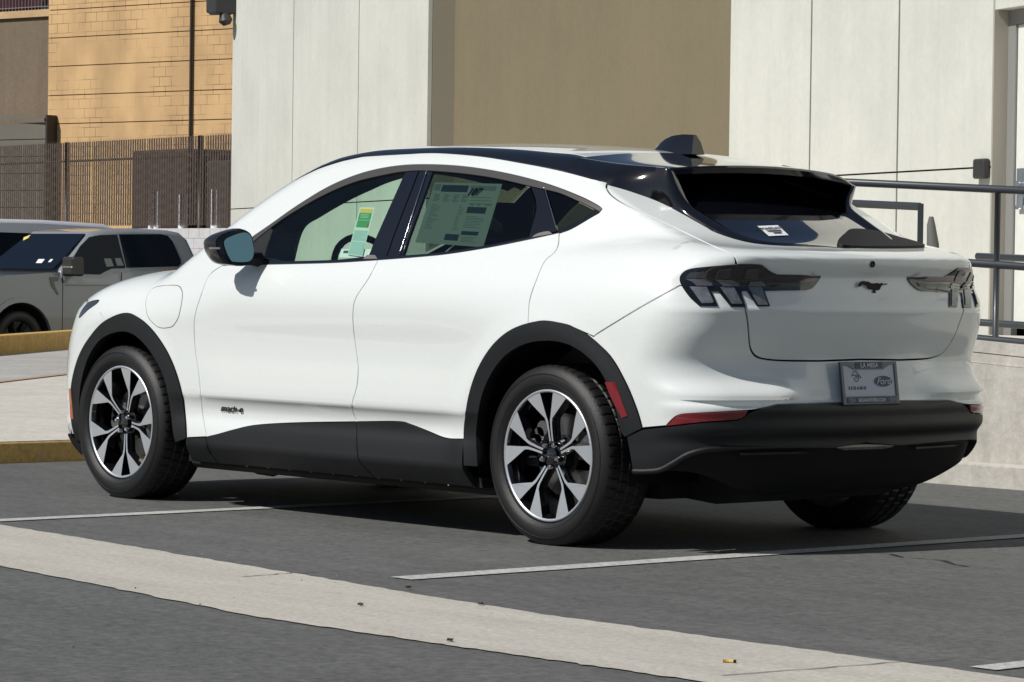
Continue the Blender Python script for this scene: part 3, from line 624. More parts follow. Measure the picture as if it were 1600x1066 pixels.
    for t0 in (138, 150, 162):
        th = R_(t0+(0 if cx > 1 else 22)); c = np.array([cx+.150*math.cos(th), (yo+.10)*side, zc+.150*math.sin(th)]); cl.tube([c+[0, -.022*side, 0], c+[0, .04*side, 0]], .032, 10)
    cl.build('brake_caliper', mat('cast grey', (.16, .16, .165), .5, metal=.6), wh)
    # wheel house
    h = MB(True); h.lathe([(.455, .03), (.440, .08), (.440, .42), (.0005, .43)], (0, 0, zc), 40, a0=R_(-12), a1=R_(192)); h.V = [(x+cx, (yo+y)*side, z) for x, y, z in h.V]; h.build('wheel_housing', PLASTIC2, CAR)
for sd_ in (1, -KR):
    wheel(0, sd_, 64); wheel(2.984, sd_, 93)
BACK.build('inner_shell', GAP, CAR)
# ---- underbody
u = MB(); u.box((.42, -.80, .165), (2.62, .80, .26), bev=.02); u.box((-.62, -.60, .19), (.42, .60, .30)); u.box((2.62, -.58, .19), (3.30, .58, .40)); u.box((.50, -.86, .20), (2.55, .86, .24))
u.prism([(3.25, .19), (3.45, .175), (3.58, .195), (3.62, .28), (3.60, .36), (3.25, .40)], -.42, .42)
u.build('underbody', GAP, CAR)
for x in np.linspace(.95, 2.5, 11): fm = MB(True); fm.tube([(x, -.862, .203), (x, -.868, .203)], .006, 8); fm.build('sill_fastener', STEEL, CAR)
for s in (1, -1):
    s_ = MB(True); s_.tube([(.70, -.66*s, .20), (.78, -.68*s, .170), (.88, -.67*s, .165), (.95, -.65*s, .19)], .022, 8); s_.build('suspension_mount', PLASTIC2, CAR)
# ---- spoiler with side fins
def YG(x, z): u_ = max(z-1.12, -.12); return float(YB(x))-.36*u_-.47*u_*abs(u_)
_gx = np.linspace(2.70, 3.95, 126); _gy = np.linspace(-.9, .9, 91)
_tz = TOP.lift(np.array([[a, b] for a in _gx for b in _gy]))[:, 2].reshape(126, 91)
def TZ(x, y):
    i = min(max((x-2.70)/1.25*125, 0), 124.999); j = min(max((y+.9)/1.8*90, 0), 89.999); a, b = int(i), int(j); i -= a; j -= b
    return float((_tz[a, b]*(1-i)+_tz[a+1, b]*i)*(1-j)+(_tz[a, b+1]*(1-i)+_tz[a+1, b+1]*i)*j)
nx, ny = 14, 33; top = []; 
def te(y): return 3.285-.24*y*y, 1.519-.085*y*y-.30*max(0, abs(y)-.42)**2*2.2
z280 = [TZ(2.80, y) for y in np.linspace(-.595, .595, ny)]; gsl = [(TZ(2.80, y)-TZ(2.76, y))/.04 for y in np.linspace(-.595, .595, ny)]
SPX = np.zeros((nx, ny, 3))
for j, y in enumerate(np.linspace(-1, 1, ny)):
    for i in range(nx):
        t = i/(nx-1); yy = y*((.585+.020*t)*KR if y > 0 else (.59-.085*t)); xe, ze = te(yy); x = 2.80+(xe-2.80)*t; z0 = z280[j]; 
        m0 = gsl[j]*(xe-2.8); m1 = (ze-z0)*1.05; h = (2*t**3-3*t*t+1)*z0+(t**3-2*t*t+t)*m0+(-2*t**3+3*t*t)*ze+(t**3-t*t)*m1
        SPX[i, j] = (x, yy, h+.001)
V = []; F = []
for i in range(nx):
    for j in range(ny): V.append(SPX[i, j])
for i in range(nx-1):
    for j in range(ny-1): a = i*ny+j; F.append((a, a+ny, a+ny+1, a+1))
b = len(V)
for j in range(ny): V.append(SPX[-1, j]+[.004, 0, -.008])
for j in range(ny): V.append(SPX[-1, j]+[-.012, 0, -.030])
for j in range(ny): q = SPX[4, j].copy(); V.append(q+[0, 0, -.045])
for j in range(ny-1):
    a = (nx-1)*ny+j; F.append((a, b+j, b+j+1, a+1)); F.append((b+j, b+ny+j, b+ny+j+1, b+j+1)); F.append((b+ny+j, b+2*ny+j, b+2*ny+j+1, b+ny+j+1))
SP = mesh_obj('spoiler', V, F, GLOSSB, CAR, True); smooth_by_angle(SP, 35)
tg3 = outline3([(878.7, 267.5), (915, 275.8), (948, 285.5)]+TGU, closed=False); tg3 = tg3[np.argsort(tg3[:, 0])]; xe, ze = te(-.55); xe_i = SPX[:, 0, 0]
for s in (1, -KR):
    V = []; F = []; XS = list(np.linspace(2.805, 3.70, 48)); nz = 6
    for x in XS:
        by, bz = float(np.interp(x, tg3[:, 0], -tg3[:, 1])), float(np.interp(x, tg3[:, 0], tg3[:, 2]))
        jc = 0 if s > 0 else ny-1; xe_i = SPX[:, jc, 0]; sx_, sy, sz = [float(np.interp(min(x, xe_i[-1]), xe_i, SPX[:, jc, k])) for k in range(3)]; sy = sy if s > 0 else -sy/KR
        if x <= xe_i[-1]: ty, tz = -sy, sz+.0008
        else:
            q = x-xe_i[-1]; w = math.exp(-(q/.055)**2); hh = .020*max(0., 1-max(0., q-.06)/.42)**.8
            ty0, tz0 = by-.030, TZ(x, -(by-.030))+hh; ty, tz = ty0*(1-w)+(-sy)*w, tz0*(1-w)+sz*w
        ring = []
        for k in range(nz):
            t = k/(nz-1); yy = by*(1-t)+ty*t+.010*math.sin(math.pi*t)*min(1, (tz-bz)/.08); zz_ = bz*(1-t)+tz*t+(.004 if k else -.006); ring.append((x, -yy, zz_))
        yi = max(ty-.042, .05); ring.append((x, -(ty-.010), tz+.006)); ring.append((x, -(ty-.030), tz+.002)); ring.append((x, -yi, tz-.012)); ring.append((x, -(yi-.012), min(TZ(x, -(yi-.012))-.012, tz-.014)))
        V += [(a, b_*s, c) for a, b_, c in ring]
    k = nz+4
    for i in range(len(XS)-1):
        for j in range(k-1): f = (i*k+j, i*k+j+1, (i+1)*k+j+1, (i+1)*k+j); F.append(f if s < 0 else f[::-1])
    F.append(tuple(range(k))); F.append(tuple(range(len(V)-1, len(V)-k-1, -1)))
    fn = mesh_obj('spoiler_fin', V, F, GLOSSB, CAR, True); smooth_by_angle(fn, 50)
strip('trim_seam', [(992, 297, 'c'), (1015, 287), (1040, 275.5, 'c')], .002, GAP, off=.003)
# ---- roof aerial
prof = [(1024, 233.5), (1030, 226), (1040, 217.5), (1053, 211.5), (1070, 209.3), (1086, 210), (1088, 222), (1090.5, 240)]
pr = [on(p, 1, 0.) for p in prof]; zb = 1.575; V = []; F = []
xsn = [p[0] for p in pr[:6]]; zt_ = [p[2] for p in pr[:6]]; xs2 = np.linspace(xsn[0], xsn[5], 12); zz = np.interp(xs2, xsn, zt_)
for x, z in zip(xs2, zz):
    t = (x-xs2[0])/(xs2[-1]-xs2[0]); wb = .018+.028*math.sin(math.pi*min(1, .15+t*.6)); 
    V += [(x+.02*t, -wb, zb), (x+.012*t, -wb*.62, zb+(z-zb)*.6), (x, -wb*.18, z-.002), (x, wb*.18, z-.002), (x+.012*t, wb*.62, zb+(z-zb)*.6), (x+.02*t, wb, zb)]
for i in range(11):
    for j in range(5): F.append((i*6+j, (i+1)*6+j, (i+1)*6+j+1, i*6+j+1))
F.append(tuple(range(11*6, 12*6))); F.append((5, 4, 3, 2, 1, 0))
fin = mesh_obj('roof_aerial', V, F, GLOSSB, CAR, True); smooth_by_angle(fin, 45)
# ---- rear wiper and camera
panel('rear_wiper', TOP, [(1316, 386), (1321, 366), (1336, 360.5), (1372, 364.5), (1403, 373), (1436, 382.5), (1434, 387.5)], mat('wiper black', (.008, .008, .008), .6, spec=.25), off=.010, inset=0, h=.02, thick=.02, mirror=False, back=False)
cp_ = px2body([(1363, 413)])[0]; cm = MB(True); cm.tube([cp_-[.01, 0, 0], cp_+[.004, 0, 0]], .013, 14); cm.build('rear_camera', GAP, CAR)
# ---- pony emblem
ZE = lambda L: [(1280+a/6.092, 400+b/6.092) for a, b in L]
ho = ZE([(358, 290), (366, 268), (378, 252), (396, 240), (418, 238), (440, 243), (464, 244), (480, 258), (508, 262), (540, 256), (570, 262), (588, 256), (606, 264), (640, 262), (646, 268), (628, 277), (604, 274), (588, 284), (578, 300), (572, 318), (556, 328), (536, 326), (528, 336), (536, 348), (524, 356), (498, 352), (482, 344), (500, 340), (510, 326), (486, 320), (462, 318), (448, 302), (438, 284), (416, 276), (396, 278), (384, 294)])
EXC = RR(0, 1.04)[0]+.005
q = [onx(p, EXC) for p in ho]; mb = MB(); n = len(q)
ov = [Vector((a[1], a[2])) for a in q]; rr = geometry.delaunay_2d_cdt(ov, [(i, (i+1) % n) for i in range(n)], [], 1, 1e-8)
for dx, k, mi in ((0, 1.0, 0),):
    b_ = [(EXC+.004, v.x, v.y) for v in rr[0]]; mb.add(b_, [tuple(f) for f in rr[2]], 0)
    P0 = [(EXC+.004, a[1], a[2]) for a in q]; P1 = [(EXC-.012, a[1]*1.0, a[2]-.0015) for a in q]; mb.add(P0+P1, [(i, (i+1) % n, n+(i+1) % n, n+i) for i in range(n)], 1)
mb.build('pony_emblem', [mat('emblem black', (.004, .004, .005), .5, spec=.2), CHROME], CAR)
# ---- number plate with dealer frame
NAVY = mat('navy blue', (.012, .03, .09), .4); PLW = mat('plate white', (.55, .58, .66), .45); FRM = mat('plate frame teal', (.03, .055, .075), .25, coat=.5)
pc = np.array([3.868, 0, .663]); upv = np.array([-.022, 0, .157]); upv /= np.linalg.norm(upv); nv = np.array([upv[2], 0, -upv[0]])
def PM(u_, v_, w_=0): return Matrix(((0, upv[0], nv[0], pc[0]+v_*upv[0]+w_*nv[0]-1.49), (1, 0, 0, u_), (0, upv[2], nv[2], pc[2]+v_*upv[2]+w_*nv[2]), (0, 0, 0, 1)))
def pfn(x, y, z): p = pc+np.array([0, 1, 0])*x+upv*z+nv*(-y); return tuple(p)
PL = MB(); PL.box((-.152, -.0015, -.076), (.152, .006, .076), fn=pfn); PLT = PL.build('number_plate', PLW, CAR)
fr = MB()
fr.box((-.161, -.006, -.085), (-.147, .006, .082), fn=pfn); fr.box((.147, -.006, -.085), (.161, .006, .082), fn=pfn); fr.box((-.147, -.006, -.085), (.147, .006, -.054), fn=pfn)
fr.prism([(-.147, .082), (.147, .082), (.147, .072), (.115, .066), (.085, .052), (-.085, .052), (-.115, .066), (-.147, .072)], -.006, .006, fn=pfn)
fr.build('plate_frame', FRM, PLT)
bn = MB(); bn.box((-.078, -.0075, .0555), (.078, -.006, .0785), fn=pfn); bn.box((-.140, -.0075, -.081), (.140, -.006, -.058), fn=pfn); bn.build('frame_banner', NAVY, PLT)
I4 = lambda u_, v_, w_: PM(u_, v_, w_)
def txt(name, s, size, u_, v_, w_, m, par, **k): 
    M4 = PM(u_, v_, w_); o = text_mesh(name, s, size, M4, m, None, **k); o.parent = par; return o
SILV = mat('silver print', (.55, .56, .58), .4)
txt('plate_lettering', 'LA MESA', .024, 0, .0665, .0085, SILV, PLT, sx=1.1, bold=.0006)
txt('plate_lettering', 'SEDANOFORD.COM', .0185, 0, -.0700, .0085, SILV, PLT, sx=.92, bold=.0005)
txt('plate_lettering', 'SEDANO', .018, -.072, -.0215, .0022, mat('ink', (.02, .025, .04), .5), PLT, space=1.75, sx=.95, bold=.0005)
def oval(name, cu, cv, ru, rv, w0, m, par, n=40):
    V = [PM(cu+ru*math.cos(2*math.pi*k/n), cv+rv*math.sin(2*math.pi*k/n), w0) @ Vector((0, 0, 0)) for k in range(n)]
    V2 = [PM(cu+ru*math.cos(2*math.pi*k/n), cv+rv*math.sin(2*math.pi*k/n), w0-.002) @ Vector((0, 0, 0)) for k in range(n)]
    o = mesh_obj(name, [tuple(v) for v in V+V2], [tuple(range(n))]+[(i, (i+1) % n, n+(i+1) % n, n+i) for i in range(n)], m, None); o.parent = par; return o
oval('oval_badge', .078, .004, .0545, .0235, .0030, SILV, PLT); oval('oval_badge', .078, .004, .0520, .0215, .0034, NAVY, PLT)
txt('oval_lettering', 'Ford', .038, .078, .0035, .0045, SILV, PLT, shear=.35, sx=1.12, bold=.0003)
for cu in (-.115, .115): oval('oval_badge', cu, -.0695, .019, .0078, .0088, SILV, PLT, 24); oval('oval_badge', cu, -.0695, .0175, .0068, .0091, NAVY, PLT, 24); txt('oval_lettering', 'Ford', .011, cu, -.0695, .0097, SILV, PLT, shear=.35)
# dealer swirl
sw = MB(True)
def pl(u_, v_, w_=.003): return tuple(pc+np.array([0, 1, 0])*u_+upv*v_+nv*w_)
cx0, cv0 = -.074, .024
for pts in ([(-.027, .002), (-.016, .012), (-.008, .022), (.004, .020), (.010, .012), (.022, .004), (.028, -.006)], [(-.020, .006), (-.010, .004), (-.002, .008), (.008, .006), (.016, 0)], [(-.014, -.006), (-.010, -.014), (0, -.020), (.010, -.016), (.015, -.006), (.008, .001), (-.003, .001), (-.006, -.005), (.004, -.007)]):
    sw.tube([pl(cx0+a, cv0+b) for a, b in pts], .0011, 5)
sw.build('dealer_emblem', mat('ink', (.02, .025, .04), .5), PLT)
# ---- side badge
P4 = px2body([(342, 640), (383, 638), (362, 640), (364, 633)]); cx_, cz_ = P4[:2].mean(0)[0], P4[:2].mean(0)[2]
ysd = SS(cx_, cz_)[1]
M4 = Matrix(((1, 0, 0, cx_-1.49), (0, 0, -1, ysd-.0035), (0, 1, 0, cz_), (0, 0, 0, 1)))
bd_ = text_mesh('badge_lettering', 'mach-e', .043, M4, mat('badge black', (.02, .022, .025), .3), None, shear=.28, sx=1.30, bold=.0004, depth=.0015); bd_.parent = CAR
print('badge', cx_, cz_, 'ysf', ysf)
# ---- decals on the glass (cells in a traced quadrilateral)
def decal(name, quad, cells, off, parent=CAR):
    Q = [np.array(q, float) for q in quad]   # TL, TR, BR, BL
    V = []; F = []; I = []; mats = []
    for lv, (u0, v0, u1, v1, m) in enumerate(cells):
        if m not in mats: mats.append(m)
        nu, nv_ = max(1, int((u1-u0)*6)), max(1, int((v1-v0)*6)); b = len(V); px = []
        for j in range(nv_+1):
            for i in range(nu+1):
                u_ = u0+(u1-u0)*i/nu; v_ = v0+(v1-v0)*j/nv_; px.append((Q[0]*(1-u_)+Q[1]*u_)*(1-v_)+(Q[3]*(1-u_)+Q[2]*u_)*v_)
        P = px2body(px); N = fgrad(P); P = P+N*(off+(0 if lv == 0 else .0008)); V += list(P)
        for j in range(nv_):
            for i in range(nu): a = b+j*(nu+1)+i; F.append((a, a+nu+1, a+nu+2, a+1)); I.append(mats.index(m))
    return mesh_obj(name, V, F, mats, parent, True, midx=I)
PAPD = mat('sticker grey', (.36, .40, .40), .6); PAP = mat('sticker paper', (.62, .68, .64), .6); INKB = mat('sticker blue', (.05, .08, .13), .6); INKG = mat('sticker green', (.05, .30, .10), .5); INKY = mat('sticker yellow', (.75, .48, .06), .5); INKL = mat('sticker pale blue', (.36, .52, .50), .6); INKR = mat('sticker red', (.35, .06, .04), .5)
cells = [(0, 0, 1, 1, PAP)]
rs = random.Random(3)
cells += [(.13, .04, .52, .15, INKB), (.55, .04, .93, .11, PAPD), (.02, .03, .11, .13, PAPD)]
for cxx in (.06, .20, .34, .47):
    for r in range(6): cells.append((cxx, .19+r*.022, cxx+.05+rs.random()*.06, .199+r*.022, PAPD))
for r in range(14): cells.append((.06, .36+r*.03, .10+rs.random()*.12, .368+r*.03, PAPD)); cells.append((.47, .36+r*.03, .50+rs.random()*.05, .368+r*.03, PAPD))
for r in range(3): cells.append((.60, .22+r*.05, .72+rs.random()*.2, .228+r*.05, PAPD))
cells += [(.60, .38, .88, .48, INKB), (.62, .33, .68, .355, PAPD), (.72, .33, .77, .355, PAPD), (.84, .32, .94, .35, PAPD), (.40, .83, .60, .93, INKB), (.62, .77, .87, .83, INKB)]
for r in range(8): cells.append((.62, .53+r*.025, .75+rs.random()*.15, .536+r*.025, PAPD))
for r in range(4): cells.append((.64, .86+r*.025, .8+rs.random()*.1, .867+r*.025, PAPD))
ST = decal('window_sticker', [(676, 281.5), (781, 284), (751, 383.5), (644.5, 376.5)], cells, -.016); ST.parent = wr_[0]
pq = px2body([(732, 300), (742, 300)])
M4 = Matrix(((1, .28, 0, pq[:, 0].mean()-1.49), (-.05, .55, -1, pq[:, 1].mean()+.014), (0, .80, .5, pq[:, 2].mean()), (0, 0, 0, 1)))
tx = text_mesh('sticker_lettering', '107', .052, M4, GAP, None, bold=.001); tx.parent = wr_[0]
cells = [(0, 0, 1, 1, PAP), (.08, .035, .92, .11, INKY), (.08, .12, .92, .26, INKG), (.08, .27, .92, .42, INKG), (.80, .33, .90, .40, INKR), (.05, .48, .95, .70, INKL), (.05, .72, .95, .98, INKL)]
for r in range(3): cells.append((.2, .15+r*.03, .75, .157+r*.03, PAP))
for r in range(7): cells.append((.12, .50+r*.027, .55+rs.random()*.35, .507+r*.027, PAPD))
for r in range(8): cells.append((.12, .74+r*.028, .55+rs.random()*.35, .747+r*.028, PAPD))
d2 = decal('window_card', [(560, 322), (583, 322.5), (563.5, 399), (540.5, 396.5)], cells, -.010); d2.parent = wf[0]
d3 = decal('window_card', [(529, 387), (579, 387), (569, 400), (526, 399)], [(0, 0, 1, 1, WHITEP), (.1, .2, .26, .5, INKB)], -.016); d3.parent = wf[0]
cells = [(0, 0, 1, 1, WHITEP)]
d4 = decal('stock_label', [(1183, 354.3), (1215, 353), (1232, 368.6), (1201, 370)], cells, .003)
q4 = px2body([(1183, 354.3), (1215, 353), (1232, 368.6), (1201, 370)]); N4 = fgrad(q4).mean(0); c4 = q4.mean(0)
ex = (q4[1]+q4[2]-q4[0]-q4[3]); ex /= np.linalg.norm(ex); ey = np.cross(N4, ex); 
for s_t, sz, dv in (('TMA03A72', .030, .016), ('||||||||||||||||', .018, -.006), ('||||||||||||', .014, -.026)):
    o_ = c4+N4*.005+ey*dv
    M4 = Matrix(((ex[0], ey[0], N4[0], o_[0]-1.49), (ex[1], ey[1], N4[1], o_[1]), (ex[2], ey[2], N4[2], o_[2]), (0, 0, 0, 1)))
    t_ = text_mesh('label_lettering', s_t, sz, M4, mat('ink', (.02, .025, .04), .5), None); t_.parent = d4
# ---- cabin
V = []; F = []; XS = np.linspace(1.0, 2.95, 26); YS = np.linspace(-.60, .60, 13)
HT = TOP.lift(np.array([[x, y] for x in XS for y in YS])); HT[:, 2] -= .045
for p in HT: V.append(p)
for i in range(25):
    for j in range(12): a_ = i*13+j; F.append((a_, a_+1, a_+14, a_+13))
mesh_obj('headliner', V, F, INT, CAR, True)
for pl_, dpt in (([(409, 410), (424, 358.5), (452, 337.5), (502.7, 308.5), (553.3, 287), (604, 274.5), (634, 269.5), (676, 268.5), (726.7, 273), (777, 280.5), (829, 292)], .175),):
    L3 = resample(outline3(pl_, closed=False), .03, False); L3 = L3-fgrad(L3)*.0055+[0, 0, .008]
    for s__ in (1, -KR):
        V = []; F = []
        for i, p in enumerate(L3):
            d_ = dpt if p[0] < 1.4 else dpt*(1-.5*min(1, (p[0]-1.4)/.5)); V += [p*[1, s__, 1], (p+[0, d_, -.004])*[1, s__, 1], (p+[0, d_, .06])*[1, s__, 1]]
        for i in range(len(L3)-1): a_ = i*3; F += [(a_, a_+1, a_+4, a_+3), (a_+1, a_+2, a_+5, a_+4)]
        mesh_obj('pillar_lining', V, F, INT, CAR, True)
ib = MB(); ib.box((.55, -.74, .80), (1.08, .74, 1.03), bev=.04); ib.build('dashboard', INT, CAR)
sw_ = MB(True); c = np.array([1.17, -.37, 1.055]); ax = np.array([.42, 0, .0])
pts = []
for k in range(33):
    th = 2*math.pi*k/32; pts.append(c+.185*np.array([.38*math.sin(th)*-1, math.cos(th), .92*math.sin(th)]))
sw_.tube(pts, .016, 8, cap=False); sw_.tube([c+[-.02, -.17, 0], c+[0, .17, 0]], .022, 6); sw_.tube([c, c+[-.3, 0, -.12]], .03, 8); sw_.build('steering_wheel', INT, CAR)
for (x, y) in ((1.92, -.38), (1.92, .38), (2.72, -.40), (2.72, .40)):
    sb = MB(); hgt = 1.12 if x > 2.5 else 1.20
    sb.box((x-.45, y-.25, .42), (x+.05, y+.25, .60), bev=.05)
    sb.prism([(x-.04, .58), (x+.10, .58), (x+.26, hgt), (x+.16, hgt+.02)], y-.23, y+.23)
    sb.box((x+.17, y-.12, hgt+.02), (x+.28, y+.12, hgt+.17), bev=.03); bevel(sb.build('seat', INT, CAR), .02, 2)
fl = MB(); fl.box((.3, -.80, .30), (3.4, .80, .34)); fl.box((2.9, -.70, .34), (3.6, .70, .95)); fl.build('cabin_floor', INT, CAR)
tag(CAR, 'large white electric crossover with black wheel arches filling the foreground', 'car')

# ================================================================== SETTING
def asphalt():
    m = bpy.data.materials.new('asphalt'); m.use_nodes = True; t = m.node_tree; b = t.nodes['Principled BSDF']; N = t.nodes.new; L = t.links.new
    tc = N('ShaderNodeTexCoord')
    def noise(sc, det=6, st=(1, 1, 1), rough=.6):
        mp = N('ShaderNodeMapping'); mp.inputs['Scale'].default_value = st; n = N('ShaderNodeTexNoise'); n.inputs['Scale'].default_value = sc; n.inputs['Detail'].default_value = det; n.inputs['Roughness'].default_value = rough
        L(tc.outputs['Object'], mp.inputs[0]); L(mp.outputs[0], n.inputs[0]); return n.outputs[0]
    def ramp(x, a, b_, lo, hi):
        r = N('ShaderNodeMapRange'); r.inputs[1].default_value = a; r.inputs[2].default_value = b_; r.inputs[3].default_value = lo; r.inputs[4].default_value = hi; L(x, r.inputs[0]); return r.outputs[0]
    def mul(a, c):
        q = N('ShaderNodeMath'); q.operation = 'MULTIPLY'; L(a, q.inputs[0]); L(c, q.inputs[1]); return q.outputs[0]
    big = ramp(noise(.45, 5, (1, .55, 1)), .3, .7, .90, 1.08); mid = ramp(noise(5, 8, (.5, 1.2, 1)), .3, .7, .90, 1.09); fine = mul(ramp(noise(24, 8, (1, 1, 1), .85), .32, .68, .50, 1.52), ramp(noise(9, 5, (1, 1, 1), .75), .3, .7, .88, 1.12)); st = ramp(noise(1.6, 8, (.25, 2.2, 1)), .35, .65, .93, 1.06)
    v = mul(mul(big, mid), mul(fine, st))
    vo = N('ShaderNodeTexVoronoi'); vo.inputs['Scale'].default_value = 9; L(tc.outputs['Object'], vo.inputs[0]); sp = ramp(vo.outputs['Distance'], .012, .03, 1.25, 1.0)
    v = mul(v, sp)
    sc = N('ShaderNodeVectorMath'); sc.operation = 'SCALE'; sc.inputs[0].default_value = (.113, .115, .111); L(v, sc.inputs['Scale']); L(sc.outputs[0], b.inputs['Base Color'])
    b.inputs['Roughness'].default_value = .82; b.inputs['Specular IOR Level'].default_value = .35
    bp = N('ShaderNodeBump'); bp.inputs['Strength'].default_value = .5; bp.inputs['Distance'].default_value = .004; L(noise(220, 3), bp.inputs['Height']); L(bp.outputs[0], b.inputs['Normal']); return m
ASPH = asphalt()
def concrete(name, c, amt=.45, dark=.72, st=(1, 1, 1), sc=2.0, fine=90, streak=0.0, wear=None, bumps=.2):
    m = bpy.data.materials.new(name); m.use_nodes = True; t = m.node_tree; b = t.nodes['Principled BSDF']; N = t.nodes.new; L = t.links.new; tc = N('ShaderNodeTexCoord')
    def noise(s, det, stv, r=.6):
        mp = N('ShaderNodeMapping'); mp.inputs['Scale'].default_value = stv; n = N('ShaderNodeTexNoise'); n.inputs['Scale'].default_value = s; n.inputs['Detail'].default_value = det; n.inputs['Roughness'].default_value = r
        L(tc.outputs['Object'], mp.inputs[0]); L(mp.outputs[0], n.inputs[0]); return n.outputs[0]
    r = N('ShaderNodeMapRange'); r.inputs[1].default_value = .3; r.inputs[2].default_value = .7; r.inputs[3].default_value = dark; r.inputs[4].default_value = 1.06; L(noise(sc, 9, st, .62), r.inputs[0])
    r2 = N('ShaderNodeMapRange'); r2.inputs[1].default_value = .3; r2.inputs[2].default_value = .7; r2.inputs[3].default_value = 1-amt*.75; r2.inputs[4].default_value = 1+amt*.55; L(noise(fine*.35, 8, (1, 1, 1), .8), r2.inputs[0])
    q = N('ShaderNodeMath'); q.operation = 'MULTIPLY'; L(r.outputs[0], q.inputs[0]); L(r2.outputs[0], q.inputs[1]); v = q.outputs[0]
    if streak:
        r3 = N('ShaderNodeMapRange'); r3.inputs[1].default_value = .42; r3.inputs[2].default_value = .72; r3.inputs[3].default_value = 1; r3.inputs[4].default_value = 1-streak; L(noise(1.6, 6, (3.2, 3.2, .16), .7), r3.inputs[0])
        q = N('ShaderNodeMath'); q.operation = 'MULTIPLY'; L(v, q.inputs[0]); L(r3.outputs[0], q.inputs[1]); v = q.outputs[0]
    s = N('ShaderNodeVectorMath'); s.operation = 'SCALE'; s.inputs[0].default_value = c; L(v, s.inputs['Scale']); col = s.outputs[0]
    if wear:
        w2, lo, hi, ws = wear; r4 = N('ShaderNodeMapRange'); r4.inputs[1].default_value = lo; r4.inputs[2].default_value = hi; L(noise(ws, 9, (1, 1, 1), .7), r4.inputs[0])
        mx = N('ShaderNodeMix'); mx.data_type = 'RGBA'; L(r4.outputs[0], mx.inputs[0]); L(col, mx.inputs[6]); mx.inputs[7].default_value = (*w2, 1); col = mx.outputs[2]
    L(col, b.inputs['Base Color']); b.inputs['Roughness'].default_value = .85; b.inputs['Specular IOR Level'].default_value = .3
    bp = N('ShaderNodeBump'); bp.inputs['Strength'].default_value = bumps; bp.inputs['Distance'].default_value = .01; L(noise(fine, 4, (1, 1, 1)), bp.inputs['Height']); L(bp.outputs[0], b.inputs['Normal']); MATS[name] = m; return m
GUT = concrete('gutter concrete', (.53, .50, .445), .4, .84, (.35, 2.0, 1), 2.2, 130)
SLAB = concrete('island concrete', (.60, .575, .52), .4, .86, (1, 1, 1), 1.2, 60)
SLAB2 = concrete('old kerb concrete', (.44, .43, .41), .4, .80, (1, 1, 1), 1.2, 60)
RAMPW = concrete('ramp wall concrete', (.57, .545, .49), .28, .82, (1, 1, 1.3), 2.4, 50, .18)
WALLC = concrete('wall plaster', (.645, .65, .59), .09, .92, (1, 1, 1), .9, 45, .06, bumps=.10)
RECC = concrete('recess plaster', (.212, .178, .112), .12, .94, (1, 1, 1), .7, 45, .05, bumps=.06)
YELK = concrete('yellow kerb paint', (.56, .37, .12), .5, .82, (1, 1, 1), 3, 60, 0, ((.36, .30, .20), .58, .72, 6))
LINEP = concrete('worn line paint', (.52, .52, .50), .7, .80, (1, 1, 1), 3, 120, 0, ((.12, .12, .12), .60, .68, 35))
BLOCKW = concrete('white block', (.60, .60, .60), .2, .90, (1, 1, 1), 1.0, 30)
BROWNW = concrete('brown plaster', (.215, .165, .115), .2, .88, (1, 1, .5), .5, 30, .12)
def st(o, n=None): o['kind'] = 'structure'; return o
# ground sheets: upper lot, lower lot
g = MB(); g.add([(-2.49, -250, 0), (320, -250, 0), (320, 250, 0), (-2.49, 250, 0)], [(0, 1, 2, 3)]); st(g.build('ground', ASPH))
g = MB(); g.add([(-320, -250, -.334), (-2.49, -250, -.334), (-2.49, 250, -.334), (-320, 250, -.334)], [(0, 1, 2, 3)]); g.add([(-2.49, -250, -.334), (-2.49, -250, 0), (-2.49, 250, 0), (-2.49, 250, -.334)], [(0, 1, 2, 3)]); st(g.build('lower_ground', ASPH))
def sheet(name, poly, z, m): 
    V = [(x, y, z) for x, y in poly]; return mesh_obj(name, V, [tuple(range(len(V)))], m)
def wob(a, b, n, amp, seed):
    r = random.Random(seed); a = np.array(a, float); b = np.array(b, float); d = b-a; nn = np.array([-d[1], d[0]])/np.linalg.norm(d); return [tuple(a+d*i/n+nn*r.uniform(-amp, amp)*(0 < i < n)) for i in range(n+1)]
up = [(-2.48, -1.93), (1.07, -2.20), (3.18, -2.43), (4.9, -2.62), (6.2, -2.60), (8.5, -2.62), (14, -2.6)]
lo_ = [(14, -3.40), (6.3, -3.36), (5.4, -3.39), (4.44, -3.40), (2.75, -3.18), (1.0, -2.96), (-2.48, -2.55)]
pp = []
for L_, sd2 in ((up, 1), (lo_, 2)):
    for i in range(len(L_)-1): pp += wob(L_[i], L_[i+1], 26, .010, sd2*50+i)[:-1]
    pp.append(L_[-1])
gu = sheet('concrete_gutter', pp, .004, GUT); st(gu)
def ln(name, x, y0, y1, w): 
    p = wob((x-w/2, y0), (x-w/2, y1), 30, .003, 5)+wob((x+w/2, y1), (x+w/2, y0), 30, .003, 6); o = sheet(name, p, .004, LINEP); st(o); return o
ln('parking_line', .85, -2.12, 3.34, .11); ln('parking_line', 3.74, -2.25, 3.34, .12); ln('parking_line', 6.62, -2.52, 3.34, .095)
ln('parking_line', 9.5, -2.52, 3.34, .095)
